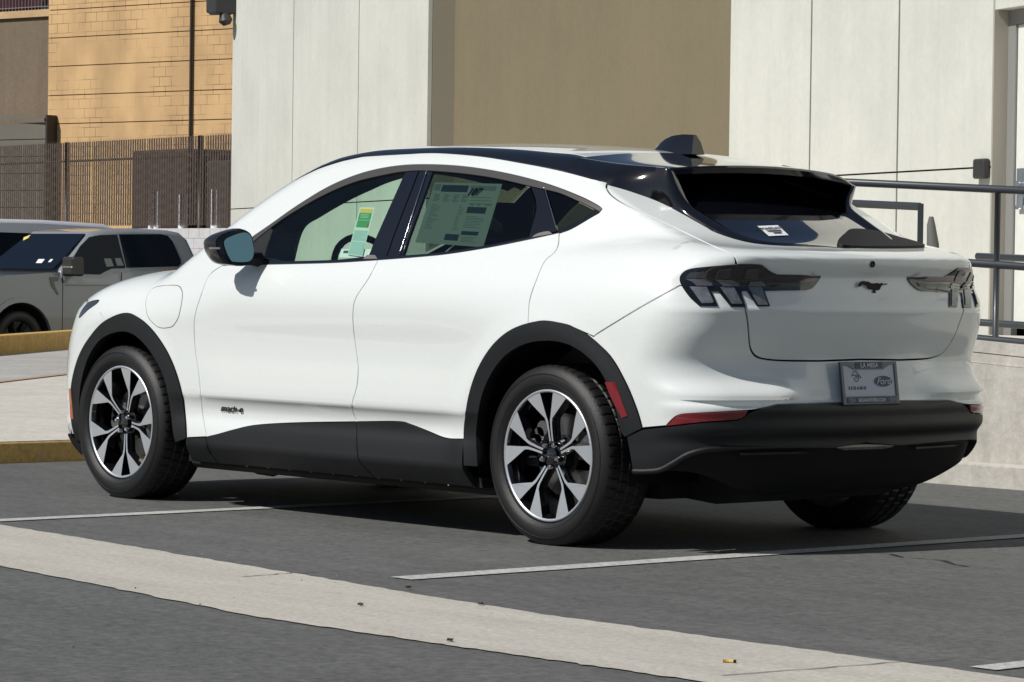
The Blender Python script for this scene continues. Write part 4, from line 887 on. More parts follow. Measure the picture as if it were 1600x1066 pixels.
# tar crack, gravel crumbs and debris on the asphalt
TAR = mat('tar crack', (.018, .018, .018), .7)
cr = [on(p, 2, 0) for p in [(1372, 866), (1392, 867), (1412, 872), (1432, 873), (1455, 875), (1475, 877), (1492, 883), (1512, 886)]]
V = []; F = []
for i, p in enumerate(cr): w = .003+.005*(i % 2); V += [(p[0]-w, p[1]-w, .003), (p[0]+w, p[1]+w, .003)]
for i in range(len(cr)-1): F.append((2*i, 2*i+2, 2*i+3, 2*i+1))
st(mesh_obj('asphalt_crack', V, F, TAR))
mb = MB(); rr_ = random.Random(5)
for i in range(70):
    x, y = rr_.uniform(-1.5, 8), rr_.uniform(-4.5, 3.2)
    if rr_.random() < .35: y = -3.3+rr_.gauss(0, .12) if rr_.random() < .5 else -2.5+rr_.gauss(0, .1)
    r = rr_.uniform(.002, .0055); V = [(x+r*math.cos(a), y+r*math.sin(a), .004) for a in (0, 1.6, 3.1, 4.7)]+[(x, y, .004+r)]; mb.add(V, [(0, 1, 4), (1, 2, 4), (2, 3, 4), (3, 0, 4)], int(rr_.random() < .4))
tag(mb.build('gravel', [mat('dark grit', (.05, .045, .04), .8), mat('pale grit', (.24, .23, .21), .8)]), kind='stuff')
for px, c_1, nm, lab in (((1140, 1036), (.55, .30, .04), 'cigarette_end', 'small yellow cigarette end lying on the concrete gutter'), ((620, 905), (.02, .02, .02), None, None)):
    if not nm: continue
    p = on(px, 2, .004); mb = MB(); V = [(p[0]-.03, p[1]-.008, .006), (p[0], p[1]-.02, .012), (p[0]+.035, p[1], .006), (p[0], p[1]+.016, .016)]; mb = MB(True); mb.tube([(p[0]-.014, p[1]-.012, .009), (p[0]+.008, p[1]+.007, .009)], .005, 8, 0); mb.tube([(p[0]+.0082, p[1]+.0072, .009), (p[0]+.014, p[1]+.012, .009)], .0048, 8, 1)
    tag(mb.build(nm, [mat('filter paper', (.60, .40, .12), .6), GAP]), lab, 'cigarette')
for i, px in enumerate([(638, 920), (563, 947), (751, 946), (703, 1003)]):
    p = on(px, 2, .004); a = i*1.3; s_l = .013; mb = MB(); V = [(p[0]+s_l*math.cos(a+k), p[1]+s_l*.7*math.sin(a+k), .006+(.008 if j % 2 else 0)) for j, k in enumerate((0, 1.1, 2.2, 3.3, 4.3, 5.3))]
    mb.add(V+[(x, y, z+.0015) for x, y, z in V], [tuple(range(6)), tuple(range(11, 5, -1))]+[(k, (k+1) % 6, 6+(k+1) % 6, 6+k) for k in range(6)]); o = mb.build('dry_leaf', mat('dead leaf', (.045, .03, .02), .8))
    tag(o, ['dead leaf on the concrete gutter just below the start of the middle parking line', 'dead leaf near the middle of the concrete gutter, left of the others', 'dead leaf on the concrete gutter, below the rear wheel', 'dead leaf on the asphalt just below the lower edge of the gutter', 'tiny dead leaf near the bottom edge of the photo', 'tiny dead leaf on the asphalt behind the white bumper', 'tiny dead leaf on the asphalt under the left part of the gutter', 'tiny dead leaf on the asphalt between parking line and gutter', 'tiny dead leaf on the gutter at the far left'][i], 'leaf', 'dead leaves scattered on the ground')
# saw joints across the gutter
for a_px, b_px in (((378, 901), (492, 892)), ((1128, 1055), (1484, 1028))):
    a = on(a_px, 2, .006)[:2]; b = on(b_px, 2, .006)[:2]; L_ = wob(a, b, 14, .006, 3); V = []; 
    for x, y in L_: V += [(x-.004, y-.004, .006), (x+.004, y+.004, .006)]
    st(mesh_obj('gutter_joint', V, [(2*i, 2*i+1, 2*i+3, 2*i+2) for i in range(len(L_)-1)], mat('joint dark', (.13, .12, .105), .9)))
# unseen dark ridge added behind the viewer to darken horizon light and reflections
V = []; F = []; n = 72; rh_ = random.Random(4)
for k in range(n+1):
    a = R_(-118)+R_(150)*k/n; h = 9+5*math.sin(k*.31)+3*math.sin(k*.83+1)+rh_.uniform(-.6, .6)
    for rr2, hh in ((70, -.5), (78, h*.55), (92, h), (120, h*.9)): V.append((10+rr2*math.cos(a), -8+rr2*math.sin(a), hh))
for k in range(n):
    for j in range(3): q = k*4+j; F.append((q, q+4, q+5, q+1))
st(mesh_obj('horizon_blocker', V, F, mat('blocker scrub', (.075, .075, .05), .9, noise=(.25, .8, (.16, .13, .08)))))
# island
A1 = np.array([-16.54, 8.77]); DV = np.array([-1.95, 2.14]); DV = DV/np.linalg.norm(DV)
e0 = A1-DV*19.3; e1 = A1+DV*24
pol = [(-2.49, e0[1]), (-2.49, 3.43), (-3.0, 8.95), (-24.2, 17.45), tuple(e1), tuple(e0)]
ztop = .118
mb = MB(); V = [(x, y, ztop) for x, y in pol]+[(x, y, -.5) for x, y in pol]; n = len(pol); mb.add(V, [tuple(range(n))]+[(i, n+i, n+(i+1) % n, (i+1) % n) for i in range(n)]); st(mb.build('pavement', SLAB))
q1 = on((0, 600), 2, ztop+.004); q2 = on((108, 590), 2, ztop+.004); dq = (q2-q1)[:2]; dq /= np.linalg.norm(dq); nq = np.array([-DV[1], DV[0]]); 
if nq @ (q1[:2]-A1) < 0: nq = -nq
ds = abs(nq @ (q1[:2]-A1))
s0 = A1+DV*-16; s1 = A1+DV*22
o = sheet('pavement_strip', [tuple(s0+nq*.0), tuple(s0+nq*ds*.9), tuple(s1+nq*ds), tuple(s1+nq*.0)], ztop+.004, SLAB2); st(o)
mb = MB()
a_ = s0+nq*ds*.9; b_ = s1+nq*ds; w_ = nq*.10
mb.add([(*a_, ztop+.008), (*(a_+w_), ztop+.008), (*(b_+w_), ztop+.008), (*b_, ztop+.008)], [(0, 1, 2, 3)]); st(mb.build('pavement_joint', mat('joint tan', (.42, .30, .20), .8)))
# near kerb (yellow face) and far kerb
def kerb(name, a, b, w, z0, z1, m, lab, nrm):
    a = np.array(a, float); b = np.array(b, float); n = np.array(nrm, float)*w; mb = MB()
    V = [(*a, z0), (*b, z0), (*(b+n), z0), (*(a+n), z0), (*a, z1), (*b, z1), (*(b+n), z1), (*(a+n), z1)]
    mb.add(V, [(0, 3, 2, 1), (4, 5, 6, 7), (0, 1, 5, 4), (1, 2, 6, 5), (2, 3, 7, 6), (3, 0, 4, 7)]); o = mb.build(name, m); bevel(o, .02, 3); tag(o, lab, 'kerb'); return o
kerb('kerb', (-2.50, -9), (-2.50, 3.3), .022, -.02, .112, YELK, 'low worn yellow painted kerb face at the edge of the asphalt', (1, 0))
h2 = on((0, 530), 1, A1[1])
kerb('kerb', tuple(A1-DV*14), tuple(A1+DV*22), .22, .0, ztop+.205, YELK, 'taller yellow painted kerb in front of the grey pickup', (-nq[0], -nq[1]))

# ------------------------------------------------------------------ concrete building
B0 = np.array([-3.01, 8.80, 0.]); wd = np.array([-.92827, .37192, 0]); nf = np.array([-.37192, -.92827, 0])
def W(s, n, z): return tuple(B0+wd*s+nf*n+np.array([0, 0, z]))
def wpx(px, n=0): q = onplane(px, B0+nf*n, nf); return float((q-B0) @ wd), float(q[2])
def rev(px, s): q = onplane(px, B0+wd*s, wd); return float((q-B0) @ nf)
BL = root('concrete_building', tuple(B0)); GJ = .014
def wbox(mb, s0, s1, n0, n1, z0, z1, mi=0): return mb.box((s0, n0, z0), (s1, n1, z1), mi, fn=W)
ZJ = 1.893
cols = [[22.75, 19.50, 16.487, 13.69], [4.96, 3.243, 1.600, .028]]
for cc_ in cols:
    for i in range(len(cc_)-1):
        for z0, z1 in ((-.3, ZJ), (ZJ, 7.0)):
            mb = MB(); wbox(mb, cc_[i+1]+GJ, cc_[i]-GJ, -.05, 0, z0+.007, z1-.007); o = mb.build('wall_panel', WALLC, BL)
mb = MB(); wbox(mb, 13.70, 22.74, -.5, -.052, -.3, 7); mb.build('panel_backing', GAP, BL); mb = MB(); wbox(mb, .04, 4.95, -.5, -.052, -.3, 7); mb.build('panel_backing', GAP, BL)
mb = MB(); wbox(mb, 22.5, 22.74, -8, -.06, -.3, 7); mb.build('side_wall', WALLC, BL)
RD = -rev((710, 120), 13.69); print('recess depth', RD)
RP = RD
mb = MB(); wbox(mb, 4.5, 14.2, -RD-.2, -RD, -.3, 6.5); mb.build('recess_wall', RECC, BL)  # back wall in its own taupe paint
mb = MB(); wbox(mb, 13.685, 13.69, -RD, -.052, -.3, 7); mb.build('recess_reveal', mat('reveal paint', (.40, .37, .30), .8), BL)
mb = MB(); wbox(mb, 4.961, 4.966, -RD, -.052, -.3, 7); mb.build('recess_reveal', mat('reveal paint', (.40, .37, .30), .8), BL)
mb = MB(); wbox(mb, 4.967, 13.684, -RD, 0, 5.2, 7); mb.build('recess_soffit', WALLC, BL)
mb = MB(); wbox(mb, -9, 22.7, -9, -.5, 6.6, 7); wbox(mb, -9, -8.5, -9, -.5, -.3, 6.6); mb.build('roof', WALLC, BL)
# doorway
DD = max(.08, -rev((1574, 100), .028)); print('door reveal', DD)
mb = MB(); wbox(mb, .021, .04, -DD-.1, -.0, .6, 7); mb.build('door_reveal', mat('door reveal paint', (.42, .39, .33), .7), BL)
zl = wpx((1600, 4))[1]; zth = .70
mb = MB(); wbox(mb, -8, .015, -.35, 0, zl-.02, 7); mb.build('door_lintel', WALLC, BL)
for i in range(8):
    mb = MB(); wbox(mb, -1.45-1.6*(i+1)+GJ, -1.45-1.6*i-GJ*(i > 0), -.05, 0, -.3, zl-.03 if i < 4 else ZJ-GJ); mb.build('wall_panel', WALLC, BL)
    if i >= 4: mb = MB(); wbox(mb, -1.45-1.6*(i+1)+GJ, -1.45-1.6*i-GJ, -.05, 0, ZJ+GJ, 7); mb.build('wall_panel', WALLC, BL)
mb = MB(); wbox(mb, -14.2, -1.46, -.5, -.052, -.3, 6.6); mb.build('panel_backing', GAP, BL)
FRAME = mat('grey steel frame', (.30, .30, .29), .45, metal=.2); DOORP = concrete('door paint', (.74, .76, .70), .1, .95, (1, 1, 1), 1, 30, bumps=.03)
sf = wpx((1585, 200), -DD)[0]; s0_ = .028-.008; sf0 = s0_
mb = MB(); wbox(mb, sf+.004, sf0-.0, -DD-.05, -DD, zth-.05, zl-.02); wbox(mb, -1.43, sf-.0, -DD-.05, -DD, zl-.13, zl-.022); wbox(mb, -1.43, -1.32, -DD-.05, -DD, zth-.05, zl-.131); mb.build('door_frame', FRAME, BL)
dr = MB(); wbox(dr, -1.315, sf-.003, -DD-.06, -DD-.018, zth+.01, zl-.135); dr = dr.build('door', DOORP, BL)
hx0, hz1 = wpx((1584, 263), -DD+.02); hx1, hz0 = wpx((1597, 327), -DD+.02)
mb = MB(); wbox(mb, hx1, hx0, -DD-.018, -DD-.002, hz0+.03, hz1); mb.tube([W((hx0+hx1)/2, -DD-.0, hz1-.12), W((hx0+hx1)/2, -DD+.03, hz1-.12)], .022, 14); mb.tube([W(hx1+.01, -DD+.03, hz0+.0), W(hx1+.01, -DD+.03, hz1-.20)], .012, 10); mb.box((hx1, -DD-.018, hz0), (hx0-.03, -DD+.02, hz0+.03), fn=W)
bevel(mb.build('door_handle', mat('satin steel', (.36, .40, .45), .35, metal=.7), dr), .006)
tag(BL, 'cream concrete panel building with a deep tan painted recess and a white door', 'building')
# wall lamps
s1_, z1_ = wpx((1521, 248.5), .05); s0_, z0_ = wpx((1538, 279), .05)
DKB = mat('dark bronze fixture', (.035, .035, .035), .5)
wl = MB(); wl.box((s0_, .0, z0_), (s1_, .06, z1_), fn=W); o = wl.build('wall_lamp', DKB); bevel(o, .018, 3); tag(o, 'small dark box lamp mounted on the wall beside the white door', 'lamp')
s1_, z1_ = wpx((346, 0)); s0_, z0_ = wpx((362, 34))
WLr = root('wall_lamp', W(22.7, .1, 4.75)); mb = MB(); mb.box((22.55, .0, 4.62), (22.95, .30, 5.1), fn=W); bevel(mb.build('lamp_housing', DKB, WLr), .02)
mb = MB(True); mb.tube([W(22.62, .16, 4.64), W(22.60, .14, 4.52), W(22.60, .12, 4.46)], [.06, .10, .05], 14); smooth_by_angle(mb.build('lamp_bracket', DKB, WLr), 40)
mb = MB(); mb.box((22.97, .02, 4.66), (23.2, .28, 4.95), fn=W); bevel(mb.build('lamp_head', DKB, WLr), .03)
tag(WLr, 'dark floodlight at the upper left corner of the concrete building', 'lamp')
# ------------------------------------------------------------------ ramp with curb wall and railings
def rz_(x): return .748-.053*(x-1.5)
RW = root('ramp_wall', (2, 3.43, 0))
mb = MB(); xa, xb = -5.5, 9.0
for (y0, y1, dz0, dz1) in ((3.43, 3.66, -9, -.115), (3.445, 3.645, -.113, -.06), (3.44, 3.65, -.057, 0)):
    V = [(xa, y0, 0 if dz0 < -5 else rz_(xa)+dz0), (xb, y0, 0 if dz0 < -5 else rz_(xb)+dz0), (xb, y1, 0 if dz0 < -5 else rz_(xb)+dz0), (xa, y1, 0 if dz0 < -5 else rz_(xa)+dz0), (xa, y0, rz_(xa)+dz1), (xb, y0, rz_(xb)+dz1), (xb, y1, rz_(xb)+dz1), (xa, y1, rz_(xa)+dz1)]
    mb.add(V, [(0, 3, 2, 1), (4, 5, 6, 7), (0, 1, 5, 4), (1, 2, 6, 5), (2, 3, 7, 6), (3, 0, 4, 7)])
mb.build('wall', RAMPW, RW)
mb = MB(); mb.box((xa, 3.355, -.02), (xb, 3.43, .125)); bevel(mb.build('footing', RAMPW, RW), .015)
tag(RW, 'weathered low concrete wall along the access ramp behind the car', 'wall')
mb = MB(); V = [(-5.5, 3.66, rz_(-5.5)-.10), (9, 3.66, rz_(9)-.10), (9, 5.2, rz_(9)-.10), (-5.5, 5.2, rz_(-5.5)-.10)]; mb.add(V, [(0, 1, 2, 3)]); st(mb.build('ramp', SLAB))
mb = MB(); mb.box((-3.4, 5.2, -.3), (9, 8.5, .665)); st(mb.build('landing', SLAB))
PIPE = mat('dark painted pipe', (.038, .045, .052), .38, coat=.3)
RL = root('handrail', (1.6, 3.55, .75)); yr = 3.55
zt0 = on((1345, 287), 1, yr); zt1 = on((1600, 299), 1, yr); sl = (zt1[2]-zt0[2])/(zt1[0]-zt0[0])
for (px, nm) in (((1560, 296), 'rail'), ((1560, 414), 'rail'), ((1560, 532), 'rail')):
    p = on(px, 1, yr); mb = MB(True); mb.tube([(p[0]-4.2, yr, p[2]-sl*4.2), (p[0]+5, yr, p[2]+sl*5)], .0215, 14); mb.build(nm, PIPE, RL)
pp_ = on((1557.5, 400), 1, yr)
for k in (-2.4, 0, 2.4):
    mb = MB(True); x = pp_[0]+k; mb.tube([(x, yr, rz_(x)-.02), (x, yr, on((1557.5, 294), 1, yr)[2]+sl*k)], .017, 12); mb.build('post', PIPE, RL)
tag(RL, 'nearer dark pipe handrail sloping down along the ramp wall', 'railing', 'pipe handrails on the ramp')
RL2 = root('handrail', (1.2, 5.05, .7)); yr = 5.05
a = on((1527, 400.5), 1, yr); mb = MB(True); b = on((1600, 404), 1, yr); d = (b-a); mb.tube([a-d*.02, a, a+d*12], [.008, .0215, .0215], 14); mb.build('rail', PIPE, RL2)
a2 = on((1540, 504.5), 1, yr); b2 = on((1600, 508.5), 1, yr); d2_ = b2-a2; mb = MB(True); mb.tube([a2-d2_*8, a2+d2_*10], .0215, 14); mb.build('rail', PIPE, RL2)
p0 = on((1572, 403), 1, yr); 
for k in (1.2, 3.6): 
    mb = MB(True); mb.tube([(p0[0]+k, yr, .60), (p0[0]+k, yr, p0[2]-.03*k)], .017, 12); mb.build('post', PIPE, RL2)
tag(RL2, 'farther pipe handrail with a rounded end beside the door', 'railing', 'pipe handrails on the ramp')
RL3 = root('handrail', (0, 5.0, .7)); yr = 4.95
a = on((1438.5, 323), 1, yr); b = on((1330, 318), 1, yr); d = b-a; mb = MB(); mb.tube([a, a+d*4], .0235, 4); mb.build('rail', PIPE, RL3)
mb = MB(); mb.tube([a+[0, 0, .018], (a[0], a[1], .55)], .024, 4); mb.build('post', PIPE, RL3)
mb = MB(); mb.tube([a+d*3.95, (a+d*3.95)*[1, 1, 0]+[0, 0, .55]], .024, 4); mb.build('post', PIPE, RL3)
tag(RL3, 'square cornered dark pipe rail ending in a post left of the ramp', 'railing', 'pipe handrails on the ramp')
q = [wpx(p, .35) for p in ((1451.5, 372), (1452.5, 345), (1455, 338.5), (1458, 345), (1464, 383))]  # grey solid added to stand in for a pointed shadow on the wall
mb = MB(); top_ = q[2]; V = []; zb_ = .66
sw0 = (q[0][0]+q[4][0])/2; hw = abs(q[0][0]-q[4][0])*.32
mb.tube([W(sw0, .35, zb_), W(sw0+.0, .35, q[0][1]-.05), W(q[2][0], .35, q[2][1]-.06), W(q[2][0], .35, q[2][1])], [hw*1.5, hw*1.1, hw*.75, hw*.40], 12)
o = smooth_by_angle(mb.build('upright', mat('grey olive', (.11, .11, .10), .7)), 50); tag(o, 'slim grey tapering form added in place of a pointed shadow on the cream wall', 'post')

# ------------------------------------------------------------------ left background: block wall, slatted fence, tan building
def dirvp(x): 
    y = 364.25+.01348*(x+3554.6); o_, d = ray((x, y)); d = np.array([d[0], d[1], 0]); return d/np.linalg.norm(d)
FA = gp((362, 355), 60.0); fd = dirvp(-2819); fnm = np.array([fd[1], -fd[0], 0]); 
if fnm @ (CP-FA) < 0: fnm = -fnm
def FW(t, n, z): return tuple(np.array([FA[0], FA[1], 0])+fd*t+fnm*n+np.array([0, 0, z]))
def fpx(px, n=0): q = onplane(px, np.array(FW(0, n, 0)), fnm); return float((q-np.array(FW(0, n, 0))) @ fd), float(q[2])
zw = fpx((330, 355.5))[1]; zf = fpx((360, 206))[1]; tL = fpx((-40, 300))[0]; tR = -6
print('fence', zw, zf, tL)
BWm = BLOCKW
BW = root('block_wall', FW(5, 0, -.334)); mb = MB()
k = 0; z = -.334
nrow = 11; rh = (zw-.012+.334)/nrow
for r in range(nrow):
    t = tR-(.2 if r % 2 else 0)
    while t < tL+1: mb.box((t+.004, -.2, z+r*rh+.004), (t+.40-.004, 0, z+(r+1)*rh-.003), fn=FW); t += .40
mb.build('blocks', BWm, BW); mb = MB(); mb.box((tR, -.19, -.33), (tL, -.006, zw-.03), fn=FW); mb.build('mortar', mat('block mortar', (.47, .47, .465), .8), BW)
tag(BW, 'white painted block wall below the brown slatted fence', 'wall')
FE = root('chain_link_fence', FW(5, -.1, zw)); SLM = mat('brown slat', (.085, .060, .046), .6, noise=(3, .5, (.12, .085, .065))); PST = mat('brown post', (.04, .028, .024), .5)
mb = MB(); rq = random.Random(9); t = tR; 
while t < tL: 
    w_ = .056 if rq.random() > .05 else .03
    mb.box((t, -.108, zw+.05), (t+w_, -.102, zf-.04), fn=FW); t += .094
mb.build('privacy_slats', SLM, FE)
mb = MB(); hgt = zf-zw
WIR = mat('fence wire', (.13, .10, .085), .5, metal=.3)
t = tR-hgt
while t < tL:
    for q in (0, 1):
        a, b = (t, t+hgt*.55) if q == 0 else (t+hgt*.55, t); V = [FW(a, -.096, zw+.03), FW(a+.006, -.096, zw+.03), FW(b+.006, -.096, zf), FW(b, -.096, zf)]; mb.add(V, [(0, 1, 2, 3)])
    t += .11
mb.build('wire_mesh', WIR, FE)
for px in (95, 303, 470, -60):
    tt = fpx((px, 300))[0]; m2 = MB(True); m2.tube([FW(tt, -.13, zw-.05), FW(tt, -.13, zf-.03)], .045, 10); m2.build('post', PST, FE)
m2 = MB(True); m2.tube([FW(tR, -.13, zf-.42), FW(tL, -.13, zf-.42)], .022, 8); m2.build('rail', PST, FE)
tag(FE, 'tall brown chain link fence with privacy slats on the block wall', 'fence')
WHP = mat('white post paint', (.78, .78, .78), .5)
for px0, ytop, w_ in ((222, 299, .055), (231, 298, .055), (270.5, 304, .07), (322, 296, .075)):
    tt, zz_ = fpx((px0, ytop), .02); m2 = MB(True); m2.tube([FW(tt, -.20, zw-.02), FW(tt, -.20, zz_)], w_*1.3, 12); o = smooth_by_angle(m2.build('upright', WHP), 40)
    tag(o, {222: 'white post seen through the fence slats, left one of the close pair', 231: 'white post seen through the fence slats, right one of the close pair', 270.5: 'white post at the fence between the close pair and the last post', 322: 'white post at the fence nearest the concrete building'}[px0], 'post', 'white posts at the fence')
# objects behind the fence
YB_ = dirvp(-5300); YA = gp((362, 100), 75.0); yn = np.array([YB_[1], -YB_[0], 0])
if yn @ (CP-YA) < 0: yn = -yn
def YW(t, n, z): return tuple(np.array([YA[0], YA[1], 0])+YB_*t+yn*n+np.array([0, 0, z]))
def ypx(px, n=0): q = onplane(px, np.array(YW(0, n, 0)), yn); return float((q-np.array(YW(0, n, 0))) @ YB_), float(q[2])
tc_ = ypx((75.5, 100))[0]; 
zs = [ypx((76, y))[1] for y in (16.5, 60, 104.5, 149.7, 194)]; print('tan', tc_, zs)
def tanmat():
    m = bpy.data.materials.new('tan block'); m.use_nodes = True; t = m.node_tree; b = t.nodes['Principled BSDF']; N = t.nodes.new; L = t.links.new; tc = N('ShaderNodeTexCoord')
    mp = N('ShaderNodeMapping'); mp.inputs['Rotation'].default_value = (0, 0, -math.atan2(YB_[1], YB_[0])); L(tc.outputs['Object'], mp.inputs[0])
    sx = N('ShaderNodeSeparateXYZ'); L(mp.outputs[0], sx.inputs[0]); cx = N('ShaderNodeCombineXYZ'); L(sx.outputs[0], cx.inputs[0]); L(sx.outputs[2], cx.inputs[1])
    br = N('ShaderNodeTexBrick'); br.inputs['Scale'].default_value = 1; br.inputs['Mortar Size'].default_value = .010; br.inputs['Mortar Smooth'].default_value = .4; br.inputs['Brick Width'].default_value = .40; br.inputs['Row Height'].default_value = (zs[0]-zs[4])/12
    L(cx.outputs[0], br.inputs[0]); n = N('ShaderNodeTexNoise'); n.inputs['Scale'].default_value = .9; n.inputs['Detail'].default_value = 5; L(tc.outputs['Object'], n.inputs[0])
    r = N('ShaderNodeMapRange'); r.inputs[1].default_value = .45; r.inputs[2].default_value = .60; r.inputs[3].default_value = .05; r.inputs[4].default_value = .85; L(n.outputs[0], r.inputs[0])
    q = N('ShaderNodeMath'); q.operation = 'MULTIPLY'; L(br.outputs['Fac'], q.inputs[0]); L(r.outputs[0], q.inputs[1])
    n2 = N('ShaderNodeTexNoise'); n2.inputs['Scale'].default_value = 1.1; n2.inputs['Detail'].default_value = 7; mp2 = N('ShaderNodeMapping'); mp2.inputs['Scale'].default_value = (1, 1, .5); L(tc.outputs['Object'], mp2.inputs[0]); L(mp2.outputs[0], n2.inputs[0])
    r2 = N('ShaderNodeMapRange'); r2.inputs[1].default_value = .40; r2.inputs[2].default_value = .70; r2.inputs[3].default_value = 1.04; r2.inputs[4].default_value = .74; L(n2.outputs[0], r2.inputs[0])
    sc = N('ShaderNodeVectorMath'); sc.operation = 'SCALE'; sc.inputs[0].default_value = (.66, .43, .21); L(r2.outputs[0], sc.inputs['Scale'])
    mx = N('ShaderNodeMix'); mx.data_type = 'RGBA'; L(q.outputs[0], mx.inputs[0]); L(sc.outputs[0], mx.inputs[6]); mx.inputs[7].default_value = (.20, .12, .06, 1); L(mx.outputs[2], b.inputs['Base Color']); b.inputs['Roughness'].default_value = .85; return m
TB = root('tan_building', YW(0, 0, 0)); TAN = tanmat(); zbands = [12]+zs+[-.334]
for i in range(len(zbands)-1):
    mb = MB(); mb.box((-14, -.4, zbands[i+1]+.012), (tc_, 0, zbands[i]-.012), fn=YW); mb.build('wall_band', TAN, TB)
mb = MB(); mb.box((-14, -6, -.334), (tc_-.02, -.03, 11.9), fn=YW); mb.build('wall_core', mat('tan joint', (.16, .10, .05), .9), TB)
tp = ypx((301, 100))[0]; mb = MB(); mb.tube([YW(tp, .06, 0), YW(tp, .06, 12)], .035, 8); mb.build('downpipe', PST, TB)
tag(TB, 'tan painted block building with dark horizontal joints and a downpipe', 'building')
# brown parking structure at far left
PS = root('parking_structure', YW(tc_+3, -.3, 0)); zc1 = ypx((40, 17), -.3)[1]; zc0 = ypx((40, 28), -.3)[1]
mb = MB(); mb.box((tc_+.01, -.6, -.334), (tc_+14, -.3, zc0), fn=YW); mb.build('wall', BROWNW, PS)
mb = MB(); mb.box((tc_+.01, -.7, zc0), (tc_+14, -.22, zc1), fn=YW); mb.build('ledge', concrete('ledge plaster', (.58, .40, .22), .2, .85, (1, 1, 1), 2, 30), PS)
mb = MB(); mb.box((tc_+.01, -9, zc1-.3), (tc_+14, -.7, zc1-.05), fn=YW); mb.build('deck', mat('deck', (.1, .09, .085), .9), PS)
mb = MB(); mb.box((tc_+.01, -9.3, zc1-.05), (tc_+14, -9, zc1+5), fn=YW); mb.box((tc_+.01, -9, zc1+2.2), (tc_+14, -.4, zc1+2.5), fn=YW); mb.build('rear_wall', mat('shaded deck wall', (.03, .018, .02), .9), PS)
mb = MB(); t = tc_+.1
RLM = mat('grey rail', (.18, .16, .18), .5)
rl_ = root('deck_railing', YW(tc_+3, -.4, zc1))
while t < tc_+10: m3 = MB(); m3.tube([YW(t, -.40, zc1), YW(t, -.40, zc1+1.1)], .013, 5); m3.build('baluster', RLM, rl_); t += .12
mb.tube([YW(tc_+.05, -.40, zc1+.09), YW(tc_+11, -.40, zc1+.09)], .014, 6); mb.tube([YW(tc_+.05, -.40, zc1+1.1), YW(tc_+11, -.40, zc1+1.1)], .02, 6); mb.build('rail', RLM, rl_)
tag(rl_, 'thin grey vertical bar railing on top of the brown wall', 'railing'); tag(PS, 'brown plastered parking structure with a tan ledge left of the tan building', 'building')
rc_ = root('parked_car', YW(tc_+4.2, -2.2, zc1-.05)); mb = MB()
t0_, z0_ = ypx((0, 4), -2.2)
pf_ = [(-2.2, .35), (-2.2, .75), (-1.2, .95), (-.5, 1.4), (1.2, 1.42), (2.0, .95), (2.25, .8), (2.25, .35)]
mb.prism([(t0_-.6+x, zc1-.05+z) for x, z in pf_], -2.2, -3.9, fn=lambda x, y, z: YW(x, y, z)); bevel(mb.build('body', mat('dark red paint', (.30, .01, .035), .3, coat=1), rc_), .08, 3)
for wx in (-1.4, 1.4):
    mb = MB(True); c = np.array(YW(t0_-.6+wx, -2.15, zc1+.27)); mb.tube([c, c-yn*.25], .32, 20); smooth_by_angle(mb.build('wheel', RUBBER, rc_), 40)
mb = MB(); mb.prism([(t0_-.6+x, zc1-.05+z) for x, z in ((-1.0, .98), (-.42, 1.34), (1.1, 1.36), (1.75, .98))], -2.17, -2.2, fn=lambda x, y, z: YW(x, y, z)); mb.build('window', GLOSSB, rc_)
tag(rc_, 'dark red car parked behind the bar railing on the upper deck', 'car')
# low shed in front of the brown wall
sh = root('shed', YW(tc_+2, 1.2, 0)); SHM = mat('grey green cladding', (.165, .15, .12), .7, noise=(1, .5, (.12, .11, .09)))
ts1, zs1 = ypx((72, 190), .3); ts0, zs0 = ypx((-5, 181), .3)
mb = MB()
for k in range(9): zt2 = zs1-.02-k*.42; mb.box((ts1, .02, zt2-.40), (ts0+3, .30, zt2), fn=YW)
mb.build('cladding', SHM, sh); mb = MB(); V = [YW(ts1-.02, .02, zs1), YW(ts0+3, .02, zs0+.15), YW(ts0+3, .38, zs0+.12), YW(ts1-.02, .38, zs1)]; mb.add(V+[(a, b, c+.08) for a, b, c in V], [(0, 3, 2, 1), (4, 5, 6, 7), (0, 1, 5, 4), (1, 2, 6, 5), (2, 3, 7, 6), (3, 0, 4, 7)]); mb.build('roof', SHM, sh)
mb = MB(); mb.box((ts1-.08, .02, -.3), (ts1-.02, .34, zs1+.16), fn=YW); mb.build('corner_post', mat('dark post', (.03, .03, .028), .6), sh)
tag(sh, 'low grey green clad shed in front of the brown wall', 'shed')
for (x0, x1, y0, lab, cl_) in ((206, 292, 232, 'dark brown storage container seen through the slatted fence', (.05, .035, .028)), (322, 358, 250, 'grey storage box seen through the slatted fence', (.055, .05, .042))):
    t0, z0 = fpx((x1, y0), -2.5); t1, _ = fpx((x0, y0), -2.5); mb = MB(); mb.box((min(t0, t1), -4.5, -.3), (max(t0, t1), -2.5, z0), fn=FW); o = mb.build('storage_container', mat('cont '+lab[:5], cl_, .7)); bevel(o, .05); tag(o, lab, 'container')

